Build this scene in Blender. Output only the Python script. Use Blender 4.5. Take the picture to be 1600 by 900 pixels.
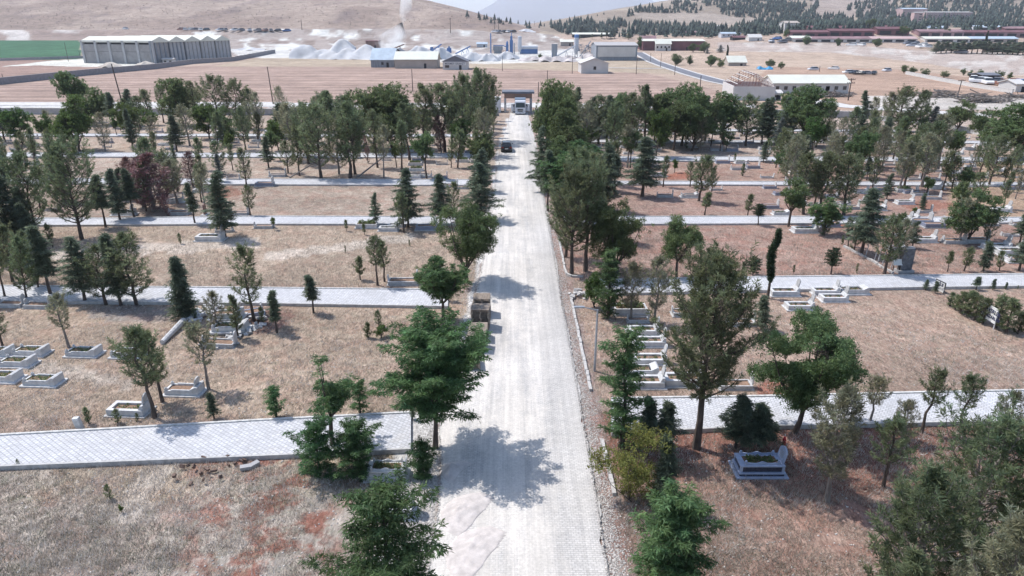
import bpy, math, random
import numpy as np
from mathutils import Vector
R = math.radians
for o in list(bpy.data.objects): bpy.data.objects.remove(o)
sc = bpy.context.scene
COL = sc.collection

# ------------------------------------------------------------------ camera
CAMZ, FPX, TH = 18.5, 1067.0, R(21.02)
cd = bpy.data.cameras.new('camera'); cam = bpy.data.objects.new('camera', cd); COL.objects.link(cam)
cam.location = (0, 0, CAMZ); cam.rotation_euler = (R(90) - TH, 0, 0)
cd.sensor_width = 36; cd.lens = FPX / 1600 * 36; cd.clip_start = .3; cd.clip_end = 40000
sc.camera = cam
# ------------------------------------------------------------------ light
HAZE = 1.05e-4
SUN_EL, SUN_AZ = R(57), R(-60)      # azimuth clockwise from +Y: ahead and to the left
w = bpy.data.worlds.new('World'); sc.world = w; w.use_nodes = True
nt = w.node_tree; nt.nodes.clear()
sky = nt.nodes.new('ShaderNodeTexSky'); sky.sky_type = 'NISHITA'; sky.sun_disc = False
sky.sun_elevation = SUN_EL; sky.sun_rotation = SUN_AZ; sky.air_density = 1.0; sky.dust_density = 1.0; sky.ozone_density = 1.6
bgn = nt.nodes.new('ShaderNodeBackground'); bgn.inputs[1].default_value = .15
wo = nt.nodes.new('ShaderNodeOutputWorld')
nt.links.new(sky.outputs[0], bgn.inputs[0]); nt.links.new(bgn.outputs[0], wo.inputs[0])
sd = bpy.data.lights.new('sun', 'SUN'); sd.energy = 3.9; sd.angle = R(.5); sd.color = (1, .965, .93)
sun = bpy.data.objects.new('sun', sd); COL.objects.link(sun)
sdir = Vector((math.cos(SUN_EL) * math.sin(SUN_AZ), math.cos(SUN_EL) * math.cos(SUN_AZ), math.sin(SUN_EL)))
sun.rotation_euler = sdir.to_track_quat('Z', 'Y').to_euler()
sun.location = (-40, 40, 120)
sc.view_settings.view_transform = 'Standard'; sc.view_settings.look = 'None'
sc.view_settings.exposure = 0.37; sc.view_settings.gamma = 1; sc.view_settings.use_curve_mapping = False
sc.render.engine = 'CYCLES'
cy = sc.cycles
cy.max_bounces = 5; cy.diffuse_bounces = 2; cy.glossy_bounces = 2; cy.transmission_bounces = 3; cy.transparent_max_bounces = 6; cy.volume_bounces = 2
cy.use_denoising = True
try: cy.denoiser = 'OPENIMAGEDENOISE'
except Exception: pass
cy.use_adaptive_sampling = True; cy.adaptive_threshold = .02
cy.caustics_reflective = False; cy.caustics_refractive = False

# ------------------------------------------------------------------ noise and terrain
def _h(ix, iy, seed):
    v = np.sin(ix * 127.1 + iy * 311.7 + seed * 74.7) * 43758.5453
    return v - np.floor(v)
def vn(x, y, s, seed=0):
    x = np.asarray(x, float) / s; y = np.asarray(y, float) / s
    ix = np.floor(x); iy = np.floor(y); fx = x - ix; fy = y - iy
    fx = fx * fx * (3 - 2 * fx); fy = fy * fy * (3 - 2 * fy)
    a = _h(ix, iy, seed); b = _h(ix + 1, iy, seed); c = _h(ix, iy + 1, seed); d = _h(ix + 1, iy + 1, seed)
    return (a * (1 - fx) + b * fx) * (1 - fy) + (c * (1 - fx) + d * fx) * fy
def fbm(x, y, s, seed=0, o=4):
    t = 0; a = .5
    for i in range(o): t = t + a * vn(x, y, s / 2 ** i, seed + i * 7); a *= .5
    return t / (1 - .5 ** o)
def sst(a, b, x):
    t = np.clip((x - a) / (b - a), 0, 1); return t * t * (3 - 2 * t)
def smin(a, b, k):
    h = np.clip(.5 + .5 * (b - a) / k, 0, 1); return b * (1 - h) + a * h - k * h * (1 - h)
def smax(a, b, k): return -smin(-a, -b, k)
def H(X, Y):
    X = np.asarray(X, float); Y = np.asarray(Y, float)
    z = .03 * np.clip(Y - 400, 0, 300) + .004 * np.clip(Y - 700, 0, 3000)
    near = 1 - sst(200, 400, Y)
    z = z + near * .05 * (fbm(X, Y, 3.0, 3, 2) - .5)
    # quarry bank on the far side of the works
    z = z + 5.0 * sst(680, 712, Y + 30 * (fbm(X, Y, 60, 5, 3) - .5)) * sst(60, -60, X) * (1 - sst(900, 1200, Y))
    z = z + (fbm(X, Y, 22, 8, 3) - .5) * 5 * sst(560, 640, Y) * (1 - sst(760, 820, Y)) * (1 - sst(110, 180, X)) * sst(-330, -250, X)
    # embankment of tipped spoil on the far side of the stubble field
    z = z + 7 * sst(560, 600, Y - .10 * (X - 250)) * sst(150, 260, X) * (1 - sst(800, 1000, Y))
    lh = smin(9 + .2 * (Y - 780), 22 - .235 * X, 14) + (fbm(X, Y, 110, 11, 4) - .5) * 10 * sst(790, 950, Y)
    lh = lh - .09 * np.clip(Y - 1900, 0, 5000)
    rh = smin(10 + .12 * (Y - 850), 18.5 + .155 * (X - 32), 12) + (fbm(X, Y, 160, 17, 4) - .5) * 12 * sst(860, 1100, Y)
    rh = rh - .09 * np.clip(Y - 2600, 0, 5000)
    z = np.where(Y > 700, smax(smax(z, lh, 3), rh, 3), z)
    pxk = X / np.maximum(Y, 1) / .933 * 1067 + 800
    m = (.043 * np.exp(-((pxk - 885) / 125.) ** 4) + .026 * np.exp(-((pxk - 1130) / 150.) ** 2) + .020 * np.exp(-((pxk - 560) / 160.) ** 2))
    ms = sst(7000, 11000, Y)
    z = z + ms * (Y * m + (fbm(X, Y, 900, 23, 4) - .5) * 230) * (1 - .0 * ms)
    return z
cT, sT = math.cos(TH), math.sin(TH)
def ray(px, py):
    u = (px - 800) / FPX; v = (450 - py) / FPX
    return u, cT + v * sT, -sT + v * cT
_S = np.concatenate([np.linspace(9, 60, 400), np.geomspace(60.3, 14000, 1500)])
def G(px, py):
    """the point of the terrain that the picture shows at (px, py)"""
    dx, dy, dz = ray(px, py)
    Y = _S; X = dx / dy * Y; Z = CAMZ + dz / dy * Y
    d = Z - H(X, Y)
    i = np.argmax(d <= 0)
    if d[i] > 0: i = len(Y) - 1
    if i == 0: i = 1
    a, b = d[i - 1], d[i]
    t = a / (a - b) if a != b else 0
    y = Y[i - 1] + (Y[i] - Y[i - 1]) * t; x = dx / dy * y
    return float(x), float(y), float(H(x, y))
def P(px, py, z=0.):
    """the point at height z that the picture shows at (px, py)"""
    dx, dy, dz = ray(px, py); t = (z - CAMZ) / dz
    return dx * t, dy * t
def ztop(Y, py):
    dx, dy, dz = ray(800, py); return CAMZ + dz / dy * Y
def scale_at(x, y, z): return FPX / (y * cT + (CAMZ - z) * sT)
def proj(X, Y, Z):
    zc = Y * cT - (Z - CAMZ) * sT; zc = np.maximum(zc, .1)
    yc = Y * sT + (Z - CAMZ) * cT
    return 800 + X / zc * FPX, 450 - yc / zc * FPX
def inpoly(px, py, poly):
    n = len(poly); ins = np.zeros(np.shape(px), bool)
    for i in range(n):
        x1, y1 = poly[i]; x2, y2 = poly[(i + 1) % n]
        if y1 == y2: continue
        c = ((y1 > py) != (y2 > py)) & (px < (x2 - x1) * (py - y1) / (y2 - y1) + x1)
        ins ^= c
    return ins

# ------------------------------------------------------------------ materials
MATS = {}
def mat(name, color, rough=.8, var=.25, scale=3., bump=0., metal=0., spec=.3, stretch=None, rnd=0., color2=None, trans=0., attr=None):
    if name in MATS: return MATS[name]
    m = bpy.data.materials.new(name); m.use_nodes = True; n = m.node_tree; L = n.links
    b = n.nodes['Principled BSDF']; b.inputs['Roughness'].default_value = rough; b.inputs['Metallic'].default_value = metal
    b.inputs['Specular IOR Level'].default_value = spec
    tc = n.nodes.new('ShaderNodeTexCoord'); src = tc.outputs['Object']
    if stretch:
        mp = n.nodes.new('ShaderNodeMapping'); mp.inputs['Scale'].default_value = stretch; L.new(src, mp.inputs[0]); src = mp.outputs[0]
    nz = n.nodes.new('ShaderNodeTexNoise'); nz.inputs['Scale'].default_value = scale; nz.inputs['Detail'].default_value = 5; nz.inputs['Roughness'].default_value = .6
    L.new(src, nz.inputs['Vector'])
    mx = n.nodes.new('ShaderNodeMix'); mx.data_type = 'RGBA'
    rp = n.nodes.new('ShaderNodeMapRange'); rp.inputs[1].default_value = .3; rp.inputs[2].default_value = .7
    L.new(nz.outputs[0], rp.inputs[0]); L.new(rp.outputs[0], mx.inputs[0])
    c2 = color2 or tuple(min(1, c * (1 + var)) for c in color)
    c1 = color if color2 else tuple(c * (1 - var) for c in color)
    mx.inputs[6].default_value = (*c1, 1); mx.inputs[7].default_value = (*c2, 1)
    out = mx.outputs[2]
    if rnd:
        oi = n.nodes.new('ShaderNodeObjectInfo'); hs = n.nodes.new('ShaderNodeHueSaturation')
        r1 = n.nodes.new('ShaderNodeMapRange'); r1.inputs[3].default_value = 1 - rnd; r1.inputs[4].default_value = 1 + rnd
        L.new(oi.outputs['Random'], r1.inputs[0]); L.new(r1.outputs[0], hs.inputs['Value'])
        r2 = n.nodes.new('ShaderNodeMapRange'); r2.inputs[3].default_value = .5 - .035 * rnd * 4; r2.inputs[4].default_value = .5 + .03 * rnd * 4
        mth = n.nodes.new('ShaderNodeMath'); mth.operation = 'MULTIPLY'; mth.inputs[1].default_value = 7.31
        fr = n.nodes.new('ShaderNodeMath'); fr.operation = 'FRACT'
        L.new(oi.outputs['Random'], mth.inputs[0]); L.new(mth.outputs[0], fr.inputs[0]); L.new(fr.outputs[0], r2.inputs[0]); L.new(r2.outputs[0], hs.inputs['Hue'])
        L.new(out, hs.inputs['Color']); out = hs.outputs[0]
    if attr:
        at = n.nodes.new('ShaderNodeAttribute'); at.attribute_name = attr
        mm = n.nodes.new('ShaderNodeMix'); mm.data_type = 'RGBA'; mm.blend_type = 'MULTIPLY'; mm.inputs[0].default_value = 1
        L.new(out, mm.inputs[6]); L.new(at.outputs['Color'], mm.inputs[7]); out = mm.outputs[2]
    L.new(out, b.inputs['Base Color'])
    if bump:
        bp = n.nodes.new('ShaderNodeBump'); bp.inputs['Strength'].default_value = bump; bp.inputs['Distance'].default_value = .05
        L.new(nz.outputs[0], bp.inputs['Height']); L.new(bp.outputs[0], b.inputs['Normal'])
    if trans:
        o = n.nodes['Material Output']; tr = n.nodes.new('ShaderNodeBsdfTranslucent'); ms = n.nodes.new('ShaderNodeMixShader')
        ms.inputs[0].default_value = trans; L.new(out, tr.inputs[0]); L.new(b.outputs[0], ms.inputs[1]); L.new(tr.outputs[0], ms.inputs[2]); L.new(ms.outputs[0], o.inputs[0])
    MATS[name] = m
    return m

# ------------------------------------------------------------------ mesh builder
class MB:
    def __init__(s): s.v = []; s.f = []; s.m = []; s.mats = []
    def _mi(s, m):
        if m is None: return 0
        if m not in s.mats: s.mats.append(m)
        return s.mats.index(m)
    def add(s, vs, fs, m=None):
        k = len(s.v); i = s._mi(m)
        s.v += [tuple(p) for p in vs]; s.f += [tuple(a + k for a in f) for f in fs]; s.m += [i] * len(fs); return s
    def box(s, c, d, m=None, rz=0., rx=0., ry=0., taper=1.):
        x, y, z = d[0] / 2, d[1] / 2, d[2] / 2
        vs = []
        for (a, b, e) in ((-1, -1, -1), (1, -1, -1), (1, 1, -1), (-1, 1, -1), (-1, -1, 1), (1, -1, 1), (1, 1, 1), (-1, 1, 1)):
            t = taper if e > 0 else 1
            p = Vector((a * x * t, b * y * t, e * z))
            if rx: p = Vector((p.x, p.y * math.cos(rx) - p.z * math.sin(rx), p.y * math.sin(rx) + p.z * math.cos(rx)))
            if ry: p = Vector((p.x * math.cos(ry) + p.z * math.sin(ry), p.y, -p.x * math.sin(ry) + p.z * math.cos(ry)))
            if rz: p = Vector((p.x * math.cos(rz) - p.y * math.sin(rz), p.x * math.sin(rz) + p.y * math.cos(rz), p.z))
            vs.append((p.x + c[0], p.y + c[1], p.z + c[2]))
        return s.add(vs, [(0, 3, 2, 1), (4, 5, 6, 7), (0, 1, 5, 4), (1, 2, 6, 5), (2, 3, 7, 6), (3, 0, 4, 7)], m)
    def prism(s, poly, axis, a, b, m=None):
        """2D outline extruded along an axis ('x': outline in yz, 'y': outline in xz, 'z': outline in xy)"""
        n = len(poly)
        def q(p, t): return (t, p[0], p[1]) if axis == 'x' else ((p[0], t, p[1]) if axis == 'y' else (p[0], p[1], t))
        vs = [q(p, a) for p in poly] + [q(p, b) for p in poly]
        fs = [tuple(range(n))[::-1], tuple(range(n, 2 * n))] + [(i, (i + 1) % n, n + (i + 1) % n, n + i) for i in range(n)]
        return s.add(vs, fs, m)
    def tube(s, pts, rad, n=6, m=None, cap=True):
        pts = [Vector(p) for p in pts]; k = len(pts); vs = []
        if not hasattr(rad, '__len__'): rad = [rad] * k
        for i, p in enumerate(pts):
            d = (pts[min(i + 1, k - 1)] - pts[max(i - 1, 0)]).normalized()
            a = d.cross(Vector((0, 0, 1)) if abs(d.z) < .9 else Vector((1, 0, 0))).normalized(); b = d.cross(a)
            for j in range(n):
                t = 2 * math.pi * j / n; vs.append(tuple(p + (a * math.cos(t) + b * math.sin(t)) * rad[i]))
        fs = [(i * n + j, i * n + (j + 1) % n, (i + 1) * n + (j + 1) % n, (i + 1) * n + j) for i in range(k - 1) for j in range(n)]
        if cap: fs += [tuple(range(n))[::-1], tuple(range((k - 1) * n, k * n))]
        return s.add(vs, fs, m)
    def lathe(s, prof, c=(0, 0, 0), n=12, m=None):
        vs = [(c[0] + r * math.cos(2 * math.pi * j / n), c[1] + r * math.sin(2 * math.pi * j / n), c[2] + z) for r, z in prof for j in range(n)]
        k = len(prof)
        fs = [(i * n + j, i * n + (j + 1) % n, (i + 1) * n + (j + 1) % n, (i + 1) * n + j) for i in range(k - 1) for j in range(n)] + [tuple(range(n))[::-1], tuple(range((k - 1) * n, k * n))]
        return s.add(vs, fs, m)
    def mesh(s, name, m=None):
        me = bpy.data.meshes.new(name); me.from_pydata(s.v, [], s.f)
        if m is not None and not s.mats: me.materials.append(m)
        for x in s.mats: me.materials.append(x)
        if len(s.mats) > 1: me.polygons.foreach_set('material_index', s.m)
        me.update(); return me
    def build(s, name, m=None, parent=None, smooth=False, loc=None, rz=None, bevel=0.):
        me = s.mesh(name, m); o = bpy.data.objects.new(name, me); COL.objects.link(o)
        if smooth: me.polygons.foreach_set('use_smooth', [True] * len(me.polygons))
        if parent: o.parent = parent
        if loc: o.location = loc
        if rz is not None: o.rotation_euler = (0, 0, rz)
        if bevel:
            bv = o.modifiers.new('bevel', 'BEVEL'); bv.width = bevel; bv.segments = 2; bv.limit_method = 'ANGLE'
        return o
def tag(o, label=None, cat=None, group=None, kind=None):
    if label: o['label'] = label
    if cat: o['category'] = cat
    if group: o['group'] = group
    if kind: o['kind'] = kind
    return o
def thing(name, label, cat, loc=(0, 0, 0), rz=0., group=None):
    o = bpy.data.objects.new(name, None); COL.objects.link(o); o.location = loc; o.rotation_euler = (0, 0, rz); o.empty_display_size = .3
    return tag(o, label, cat, group)
def copy_tree(src, kids, loc, rz=0., s=1., label=None, group=None):
    r = src.copy(); COL.objects.link(r); r.location = loc; r.rotation_euler = (0, 0, rz)
    r.scale = (s, s, s) if not hasattr(s, '__len__') else s
    if label: r['label'] = label
    if group: r['group'] = group
    for ch in kids:
        c = ch.copy(); COL.objects.link(c); c.parent = r
    return r
def npmesh(name, V, F, m, parent=None, cols=None, n=4, smooth=False):
    """a mesh from numpy arrays, n corners per face"""
    me = bpy.data.meshes.new(name); nv, nf = len(V), len(F)
    me.vertices.add(nv); me.vertices.foreach_set('co', np.ascontiguousarray(V, np.float32).ravel())
    me.loops.add(nf * n); me.loops.foreach_set('vertex_index', np.ascontiguousarray(F, np.int32).ravel())
    me.polygons.add(nf); me.polygons.foreach_set('loop_start', np.arange(0, nf * n, n, dtype=np.int32)); me.polygons.foreach_set('loop_total', np.full(nf, n, np.int32))
    if smooth: me.polygons.foreach_set('use_smooth', np.ones(nf, bool))
    me.update(calc_edges=True)
    for k, c in (cols or {}).items():
        a = me.color_attributes.new(k, 'FLOAT_COLOR', 'POINT')
        c4 = np.ones((nv, 4), np.float32); c4[:, :3] = c; a.data.foreach_set('color', c4.ravel())
    me.materials.append(m)
    return me
def obj(name, me, parent=None, loc=None):
    o = bpy.data.objects.new(name, me); COL.objects.link(o)
    if parent: o.parent = parent
    if loc: o.location = loc
    return o
# ------------------------------------------------------------------ layout of roads and paths (edges, read off the place)
PATHS = {  # name: (far edge, near edge) as picture positions on the ground
 'L1': ([(-420, 709), (0, 681), (160, 672), (400, 658), (653, 645)], [(-420, 752), (0, 727), (400, 711), (642, 700)]),
 'L2': ([(-420, 445), (0, 447), (400, 450), (700, 453)], [(-420, 468), (0, 470), (400, 473), (700, 478)]),
 'L3': ([(-300, 341), (170, 341), (400, 338), (735, 339)], [(-300, 352), (170, 351), (400, 349.5), (740, 350)]),
 'L4': ([(-300, 278), (310, 279.5), (735, 281)], [(-300, 285), (400, 288), (735, 289)]),
 'L5': ([(-300, 238), (760, 240)], [(-300, 244), (760, 246)]),
 'L6': ([(-300, 208.5), (770, 210)], [(-300, 212), (770, 213.5)]),
 'R1': ([(955, 624), (985, 623), (1200, 620), (1450, 614), (1600, 611), (1950, 604)], [(955, 675), (1200, 664), (1600, 655.5), (1950, 649)]),
 'R2': ([(925, 438), (1190, 433), (1450, 430.5), (1600, 428.5), (1900, 425)], [(925, 459), (1000, 457), (1440, 448), (1600, 446.5), (1900, 443)]),
 'R3': ([(880, 339), (1200, 338), (1560, 340), (1900, 341)], [(880, 350), (1200, 349), (1560, 347.5), (1900, 348)]),
 'R4': ([(870, 283), (1900, 286)], [(870, 287.5), (1900, 291)]),
 'R5': ([(860, 244.5), (1900, 247)], [(860, 251), (1900, 252)]),
 'R6': ([(860, 218.5), (1700, 221)], [(860, 222), (1700, 224)]),
 'R7': ([(850, 201), (1420, 203)], [(850, 204), (1420, 205.5)]),
}
ROAD_R = [(824, 171), (826, 183), (829, 192), (837, 225), (847, 285), (856, 337), (875, 450), (893, 550), (915, 675), (933, 785), (951, 900), (975, 1050), (1010, 1300)]
ROAD_L = [(798, 171), (796, 183), (793, 192), (784, 225), (773, 285), (766, 337), (748, 440), (728, 520), (704, 600), (684, 675), (690, 730), (684, 800), (668, 900), (650, 1050), (630, 1300)]
def lerp_edge(e, t):  # value at x or y, extrapolating nothing
    xs = [p[0] for p in e]; ys = [p[1] for p in e]; return np.interp(t, xs, ys)
def road_x(py):
    return (np.interp(py, [p[1] for p in ROAD_L], [p[0] for p in ROAD_L]), np.interp(py, [p[1] for p in ROAD_R], [p[0] for p in ROAD_R]))
def path_mask(px, py, grow=0.):
    m = np.zeros(np.shape(px), bool)
    for far, near in PATHS.values():
        a = lerp_edge(far, px); b = lerp_edge(near, px)
        x0, x1 = max(far[0][0], near[0][0]), min(far[-1][0], near[-1][0])
        m |= (px > x0 - grow) & (px < x1 + grow) & (py > a - grow) & (py < b + grow)
    return m
def road_mask(px, py, grow=0.):
    l, r = road_x(py); return (px > l - grow) & (px < r + grow) & (py > 171)

# ------------------------------------------------------------------ ground: one sheet out to the mountains
YOFF = 26.
nu, nvv = 620, 760
s_ = np.geomspace(9, 14000 + YOFF, nvv); kk = np.linspace(-1.15, 1.15, nu)
YY = (s_ - YOFF)[:, None] * np.ones(nu)[None, :]; XX = s_[:, None] * kk[None, :]
ZZ = H(XX, YY)
px_, py_ = proj(XX, np.maximum(YY, 8), ZZ)
Xf, Yf, pxf, pyf = XX.ravel(), YY.ravel(), px_.ravel(), py_.ravel()
C = np.zeros((len(Xf), 3)); M = np.zeros((len(Xf), 3))
def lc(r, g, b):  # display colour to surface colour under this light
    f = lambda c: ((c / 255 + .055) / 1.055) ** 2.4 if c > 10 else c / 3294
    return np.array([f(r) * .955, f(g) * 1.0, f(b) * .98]) * .89
def setc(mask, col, mix=(0, 0, 0)):
    C[mask] = lc(*col); M[mask] = mix
def blend(mask, col, amt):
    a = amt[mask][:, None] if hasattr(amt, '__len__') else amt
    C[mask] = C[mask] * (1 - a) + lc(*col) * a
setc(np.ones(len(Xf), bool), (172, 149, 136), (.25, .3, 0))
L_ = pxf < road_x(pyf)[0]; R_ = ~L_
n1 = fbm(Xf, Yf, 6, 31, 4); n2 = fbm(Xf, Yf, 2.2, 41, 3); n3 = fbm(Xf, Yf, 14, 51, 3)
setc((pyf > 690) & L_, (186, 170, 160), (.45, .45, 0))
m = (pyf > 690) & L_; M[m, 0] = .38 + .8 * sst(200, 420, pxf[m]) * sst(560, 480, pxf[m]); blend(m, (187, 160, 132), .6 * sst(.45, .7, n1) * (pyf < 790))
setc((pyf > 470) & (pyf < 655) & L_, (182, 158, 141), (.25, .3, 0))
setc((pyf > 350) & (pyf <= 448) & L_, (176, 154, 138), (.22, .25, 0))
setc((pyf > 288) & (pyf <= 340) & L_, (172, 152, 139), (.35, .35, 0))
setc((pyf > 165) & (pyf <= 282) & L_, (178, 158, 145), (.3, .25, 0))
setc((pyf > 645) & R_, (170, 140, 128), (.45, .12, 0))
m = (pyf > 645) & R_ & (pyf < 770); blend(m, (140, 92, 80), .75 * sst(.3, .6, n1))
setc((pyf > 455) & (pyf <= 625) & R_, (172, 146, 132), (.2, .3, 0))
setc((pyf > 348) & (pyf <= 434) & R_, (165, 136, 125), (.5, .2, 0))
setc((pyf > 286) & (pyf <= 340) & R_, (164, 136, 126), (.3, .2, 0))
setc((pyf > 251) & (pyf <= 284) & R_, (168, 140, 128), (.42, .2, 0))
setc((pyf > 165) & (pyf <= 246) & R_, (178, 158, 147), (.3, .2, 0))
m = (pyf < 347) & (pyf > 250) & (pxf > 1480); blend(m, (188, 160, 134), .6)
# gravel verges and spilled dust along the road
l, r = road_x(pyf)
ver = (pyf > 185) & (pxf > r) & (pxf < r + (pyf - 60) * .055); blend(ver, (158, 138, 132), .9)
dl = np.where(pyf > 640, 60, 14) * (pyf - 60) / 600.
ver = (pyf > 185) & (pxf < l) & (pxf > l - dl * (.4 + 1.1 * n1)); blend(ver, (222, 214, 211), .95); M[ver] = 0
sw = (pyf > 690) & (pyf < 1100) & (pxf < l + 4) & (pxf > l - 75 + 40 * n3); blend(sw, (190, 176, 168), .6)
for (ax, ay, rr) in ((395, 480, 60), (700, 760, 34), (250, 300, 45)): pass
# trampled pale drags in the dry grass
for (x0, y0, x1, y1, ww) in ((60, 725, 120, 800, 9), (0, 800, 90, 880, 16), (250, 728, 205, 790, 22), (60, 400, 400, 380, 8), (420, 400, 640, 372, 7), (0, 560, 200, 600, 10)):
    tt = np.clip(((pxf - x0) * (x1 - x0) + (pyf - y0) * (y1 - y0)) / ((x1 - x0) ** 2 + (y1 - y0) ** 2), 0, 1)
    d = np.hypot(pxf - x0 - tt * (x1 - x0), pyf - y0 - tt * (y1 - y0)) + 10 * (n2 - .5)
    mk = (d < ww) & (pyf > 300); blend(mk, (214, 200, 190), .5); M[mk] *= .3
# rubble, dug red earth, and one darker greyer patch before the second left path
for (x0, y0, rx, ry, c) in ((395, 500, 60, 22, (138, 105, 98)), (210, 490, 70, 14, (150, 138, 134)), (350, 300, 30, 8, (150, 105, 90)), (1060, 275, 20, 6, (165, 100, 80)), (1210, 610, 30, 18, (150, 90, 75)), (1325, 352, 14, 5, (165, 95, 75)), (1450, 322, 40, 8, (160, 110, 95))):
    d = ((pxf - x0) / rx) ** 2 + ((pyf - y0) / ry) ** 2 + 1.2 * (n2 - .5); blend(d < 1, c, .8)
# beyond the cemetery
far = (pyf <= 172)
setc(far, (180, 156, 142), (0, 0, .25))
setc(inpoly(pxf, pyf, [(-900, 172), (-900, 142), (0, 133), (250, 106), (400, 97), (560, 103), (740, 104), (1000, 112), (1150, 148), (1150, 172)]), (176, 149, 138), (0, 0, 1))
m = inpoly(pxf, pyf, [(330, 104), (420, 88), (560, 92), (800, 96), (1010, 92), (1100, 118), (1000, 114), (740, 106), (560, 104)]); setc(m, (180, 160, 142), (0, 0, .3))
m = inpoly(pxf, pyf, [(-900, 172), (-900, 159), (95, 159), (800, 161), (1180, 163), (1180, 168), (95, 168)]); setc(m, (203, 197, 196))
setc(inpoly(pxf, pyf, [(-900, 172), (-900, 166), (150, 167), (150, 178), (-900, 178)]), (200, 192, 186))
m = inpoly(pxf, pyf, [(-900, 60), (125, 63), (128, 92), (40, 95), (-900, 100)]); setc(m, (72, 108, 82), (0, 0, .5))
setc(inpoly(pxf, pyf, [(-900, 132), (-900, 101), (130, 93), (200, 100), (120, 118), (0, 130)]), (160, 132, 122), (0, 0, .4))
setc(inpoly(pxf, pyf, [(0, 104), (80, 95), (130, 92), (250, 97), (230, 106), (110, 104), (60, 102)]), (214, 207, 198))
m = (pyf < 63) & (pxf < 330) & (Yf < 800); setc(m, (150, 130, 122)); blend(m, (204, 194, 190), .8 * sst(.55, .68, fbm(pxf, pyf * 2, 30, 61, 3)))
m = inpoly(pxf, pyf, [(300, 50), (420, 42), (700, 46), (860, 52), (905, 74), (930, 96), (740, 96), (560, 90), (400, 90), (330, 86)]) & (Yf < 900)
setc(m, (166, 151, 145)); blend(m, (222, 217, 213), .85 * sst(.53, .68, fbm(pxf, pyf * 2.5, 26, 71, 4))); blend(m, (138, 120, 112), .85 * sst(.54, .66, fbm(pxf, pyf * 3, 22, 81, 4)))
m = inpoly(pxf, pyf, [(350, 76), (480, 80), (760, 84), (900, 76), (920, 95), (760, 100), (560, 93), (380, 90)]); blend(m, (226, 222, 219), .6)
m = (Yf > 770) & (pxf < 870) & (Yf < 6000) & (pyf < 58); setc(m, (148, 128, 118)); blend(m, (172, 152, 140), .7 * sst(.4, .65, fbm(Xf, Yf, 60, 91, 5))); blend(m, (126, 110, 108), .6 * sst(.6, .75, fbm(Xf, Yf, 25, 95, 4)))
m = (Yf > 760) & (pxf >= 845) & (Yf < 6000); setc(m, (148, 132, 120)); blend(m, (172, 154, 138), .8 * sst(.45, .65, fbm(Xf, Yf, 90, 97, 4)))
blend(m & inpoly(pxf, pyf, [(985, 20), (1090, 19), (1180, 28), (1180, 40), (1060, 36), (1000, 28)]), (166, 150, 140), .8)
blend(m & inpoly(pxf, pyf, [(1270, 0), (1400, 0), (1390, 25), (1270, 30)]), (166, 148, 140), .8)
setc(inpoly(pxf, pyf, [(1000, 84), (1200, 68), (1560, 88), (2600, 90), (2600, 172), (1190, 172), (1150, 145), (1060, 108)]), (186, 162, 146), (0, 0, .3))
m = inpoly(pxf, pyf, [(1180, 128), (1200, 104), (1400, 108), (1600, 130), (2500, 170), (2500, 172), (1200, 172)]); blend(m, (170, 138, 122), .7)
m = inpoly(pxf, pyf, [(1120, 66), (1290, 66), (1420, 78), (1600, 84), (2600, 90), (2600, 120), (1560, 118), (1440, 98), (1300, 82), (1120, 80)])
setc(m, (178, 160, 152)); blend(m, (198, 186, 180), .8 * sst(.5, .62, fbm(pxf, pyf * 2, 18, 101, 4)))
m = (pyf < 172) & (pyf > 150) & (pxf > 1350); blend(m, (204, 194, 188), .85)
mt = Yf > 6000; setc(mt, (140, 135, 135))
V = np.stack([Xf, Yf, ZZ.ravel()], 1)
ii = (np.arange(nvv - 1)[:, None] * nu + np.arange(nu - 1)[None, :]).ravel()
F = np.stack([ii, ii + 1, ii + nu + 1, ii + nu], 1)

gm = bpy.data.materials.new('ground'); gm.use_nodes = True; n = gm.node_tree; L = n.links; b = n.nodes['Principled BSDF']
b.inputs['Roughness'].default_value = .95; b.inputs['Specular IOR Level'].default_value = .1
def nd(t, **k):
    q = n.nodes.new(t)
    for a, v in k.items(): setattr(q, a, v)
    return q
geo = nd('ShaderNodeNewGeometry'); at = nd('ShaderNodeAttribute', attribute_name='Col'); am = nd('ShaderNodeAttribute', attribute_name='Mix')
sep = nd('ShaderNodeSeparateColor'); L.new(am.outputs['Color'], sep.inputs[0])
def noise(scale, det=4, rough=.6, vec=None, stretch=None, rz=0):
    q = nd('ShaderNodeTexNoise'); q.inputs['Scale'].default_value = scale; q.inputs['Detail'].default_value = det; q.inputs['Roughness'].default_value = rough
    src = geo.outputs['Position']
    if stretch:
        mp = nd('ShaderNodeMapping'); mp.inputs['Scale'].default_value = stretch; mp.inputs['Rotation'].default_value = (0, 0, rz); L.new(src, mp.inputs[0]); src = mp.outputs[0]
    L.new(src, q.inputs['Vector']); return q.outputs[0]
def mrange(src, a, b_, c, d, clamp=True):
    q = nd('ShaderNodeMapRange'); q.clamp = clamp
    for i, v in enumerate((a, b_, c, d)): q.inputs[i + 1].default_value = v
    L.new(src, q.inputs[0]); return q.outputs[0]
def math_(op, a, b_):
    q = nd('ShaderNodeMath', operation=op)
    for i, v in enumerate((a, b_)):
        if hasattr(v, 'is_linked') or hasattr(v, 'links'): L.new(v, q.inputs[i])
        else: q.inputs[i].default_value = v
    return q.outputs[0]
def mixc(fac, a, b_, mode='MIX'):
    q = nd('ShaderNodeMix', data_type='RGBA', blend_type=mode)
    for i, v in ((0, fac), (6, a), (7, b_)):
        if hasattr(v, 'links'): L.new(v, q.inputs[i])
        else: q.inputs[i].default_value = v if not isinstance(v, tuple) else (*v, 1)
    return q.outputs[2]
c = at.outputs['Color']
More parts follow.
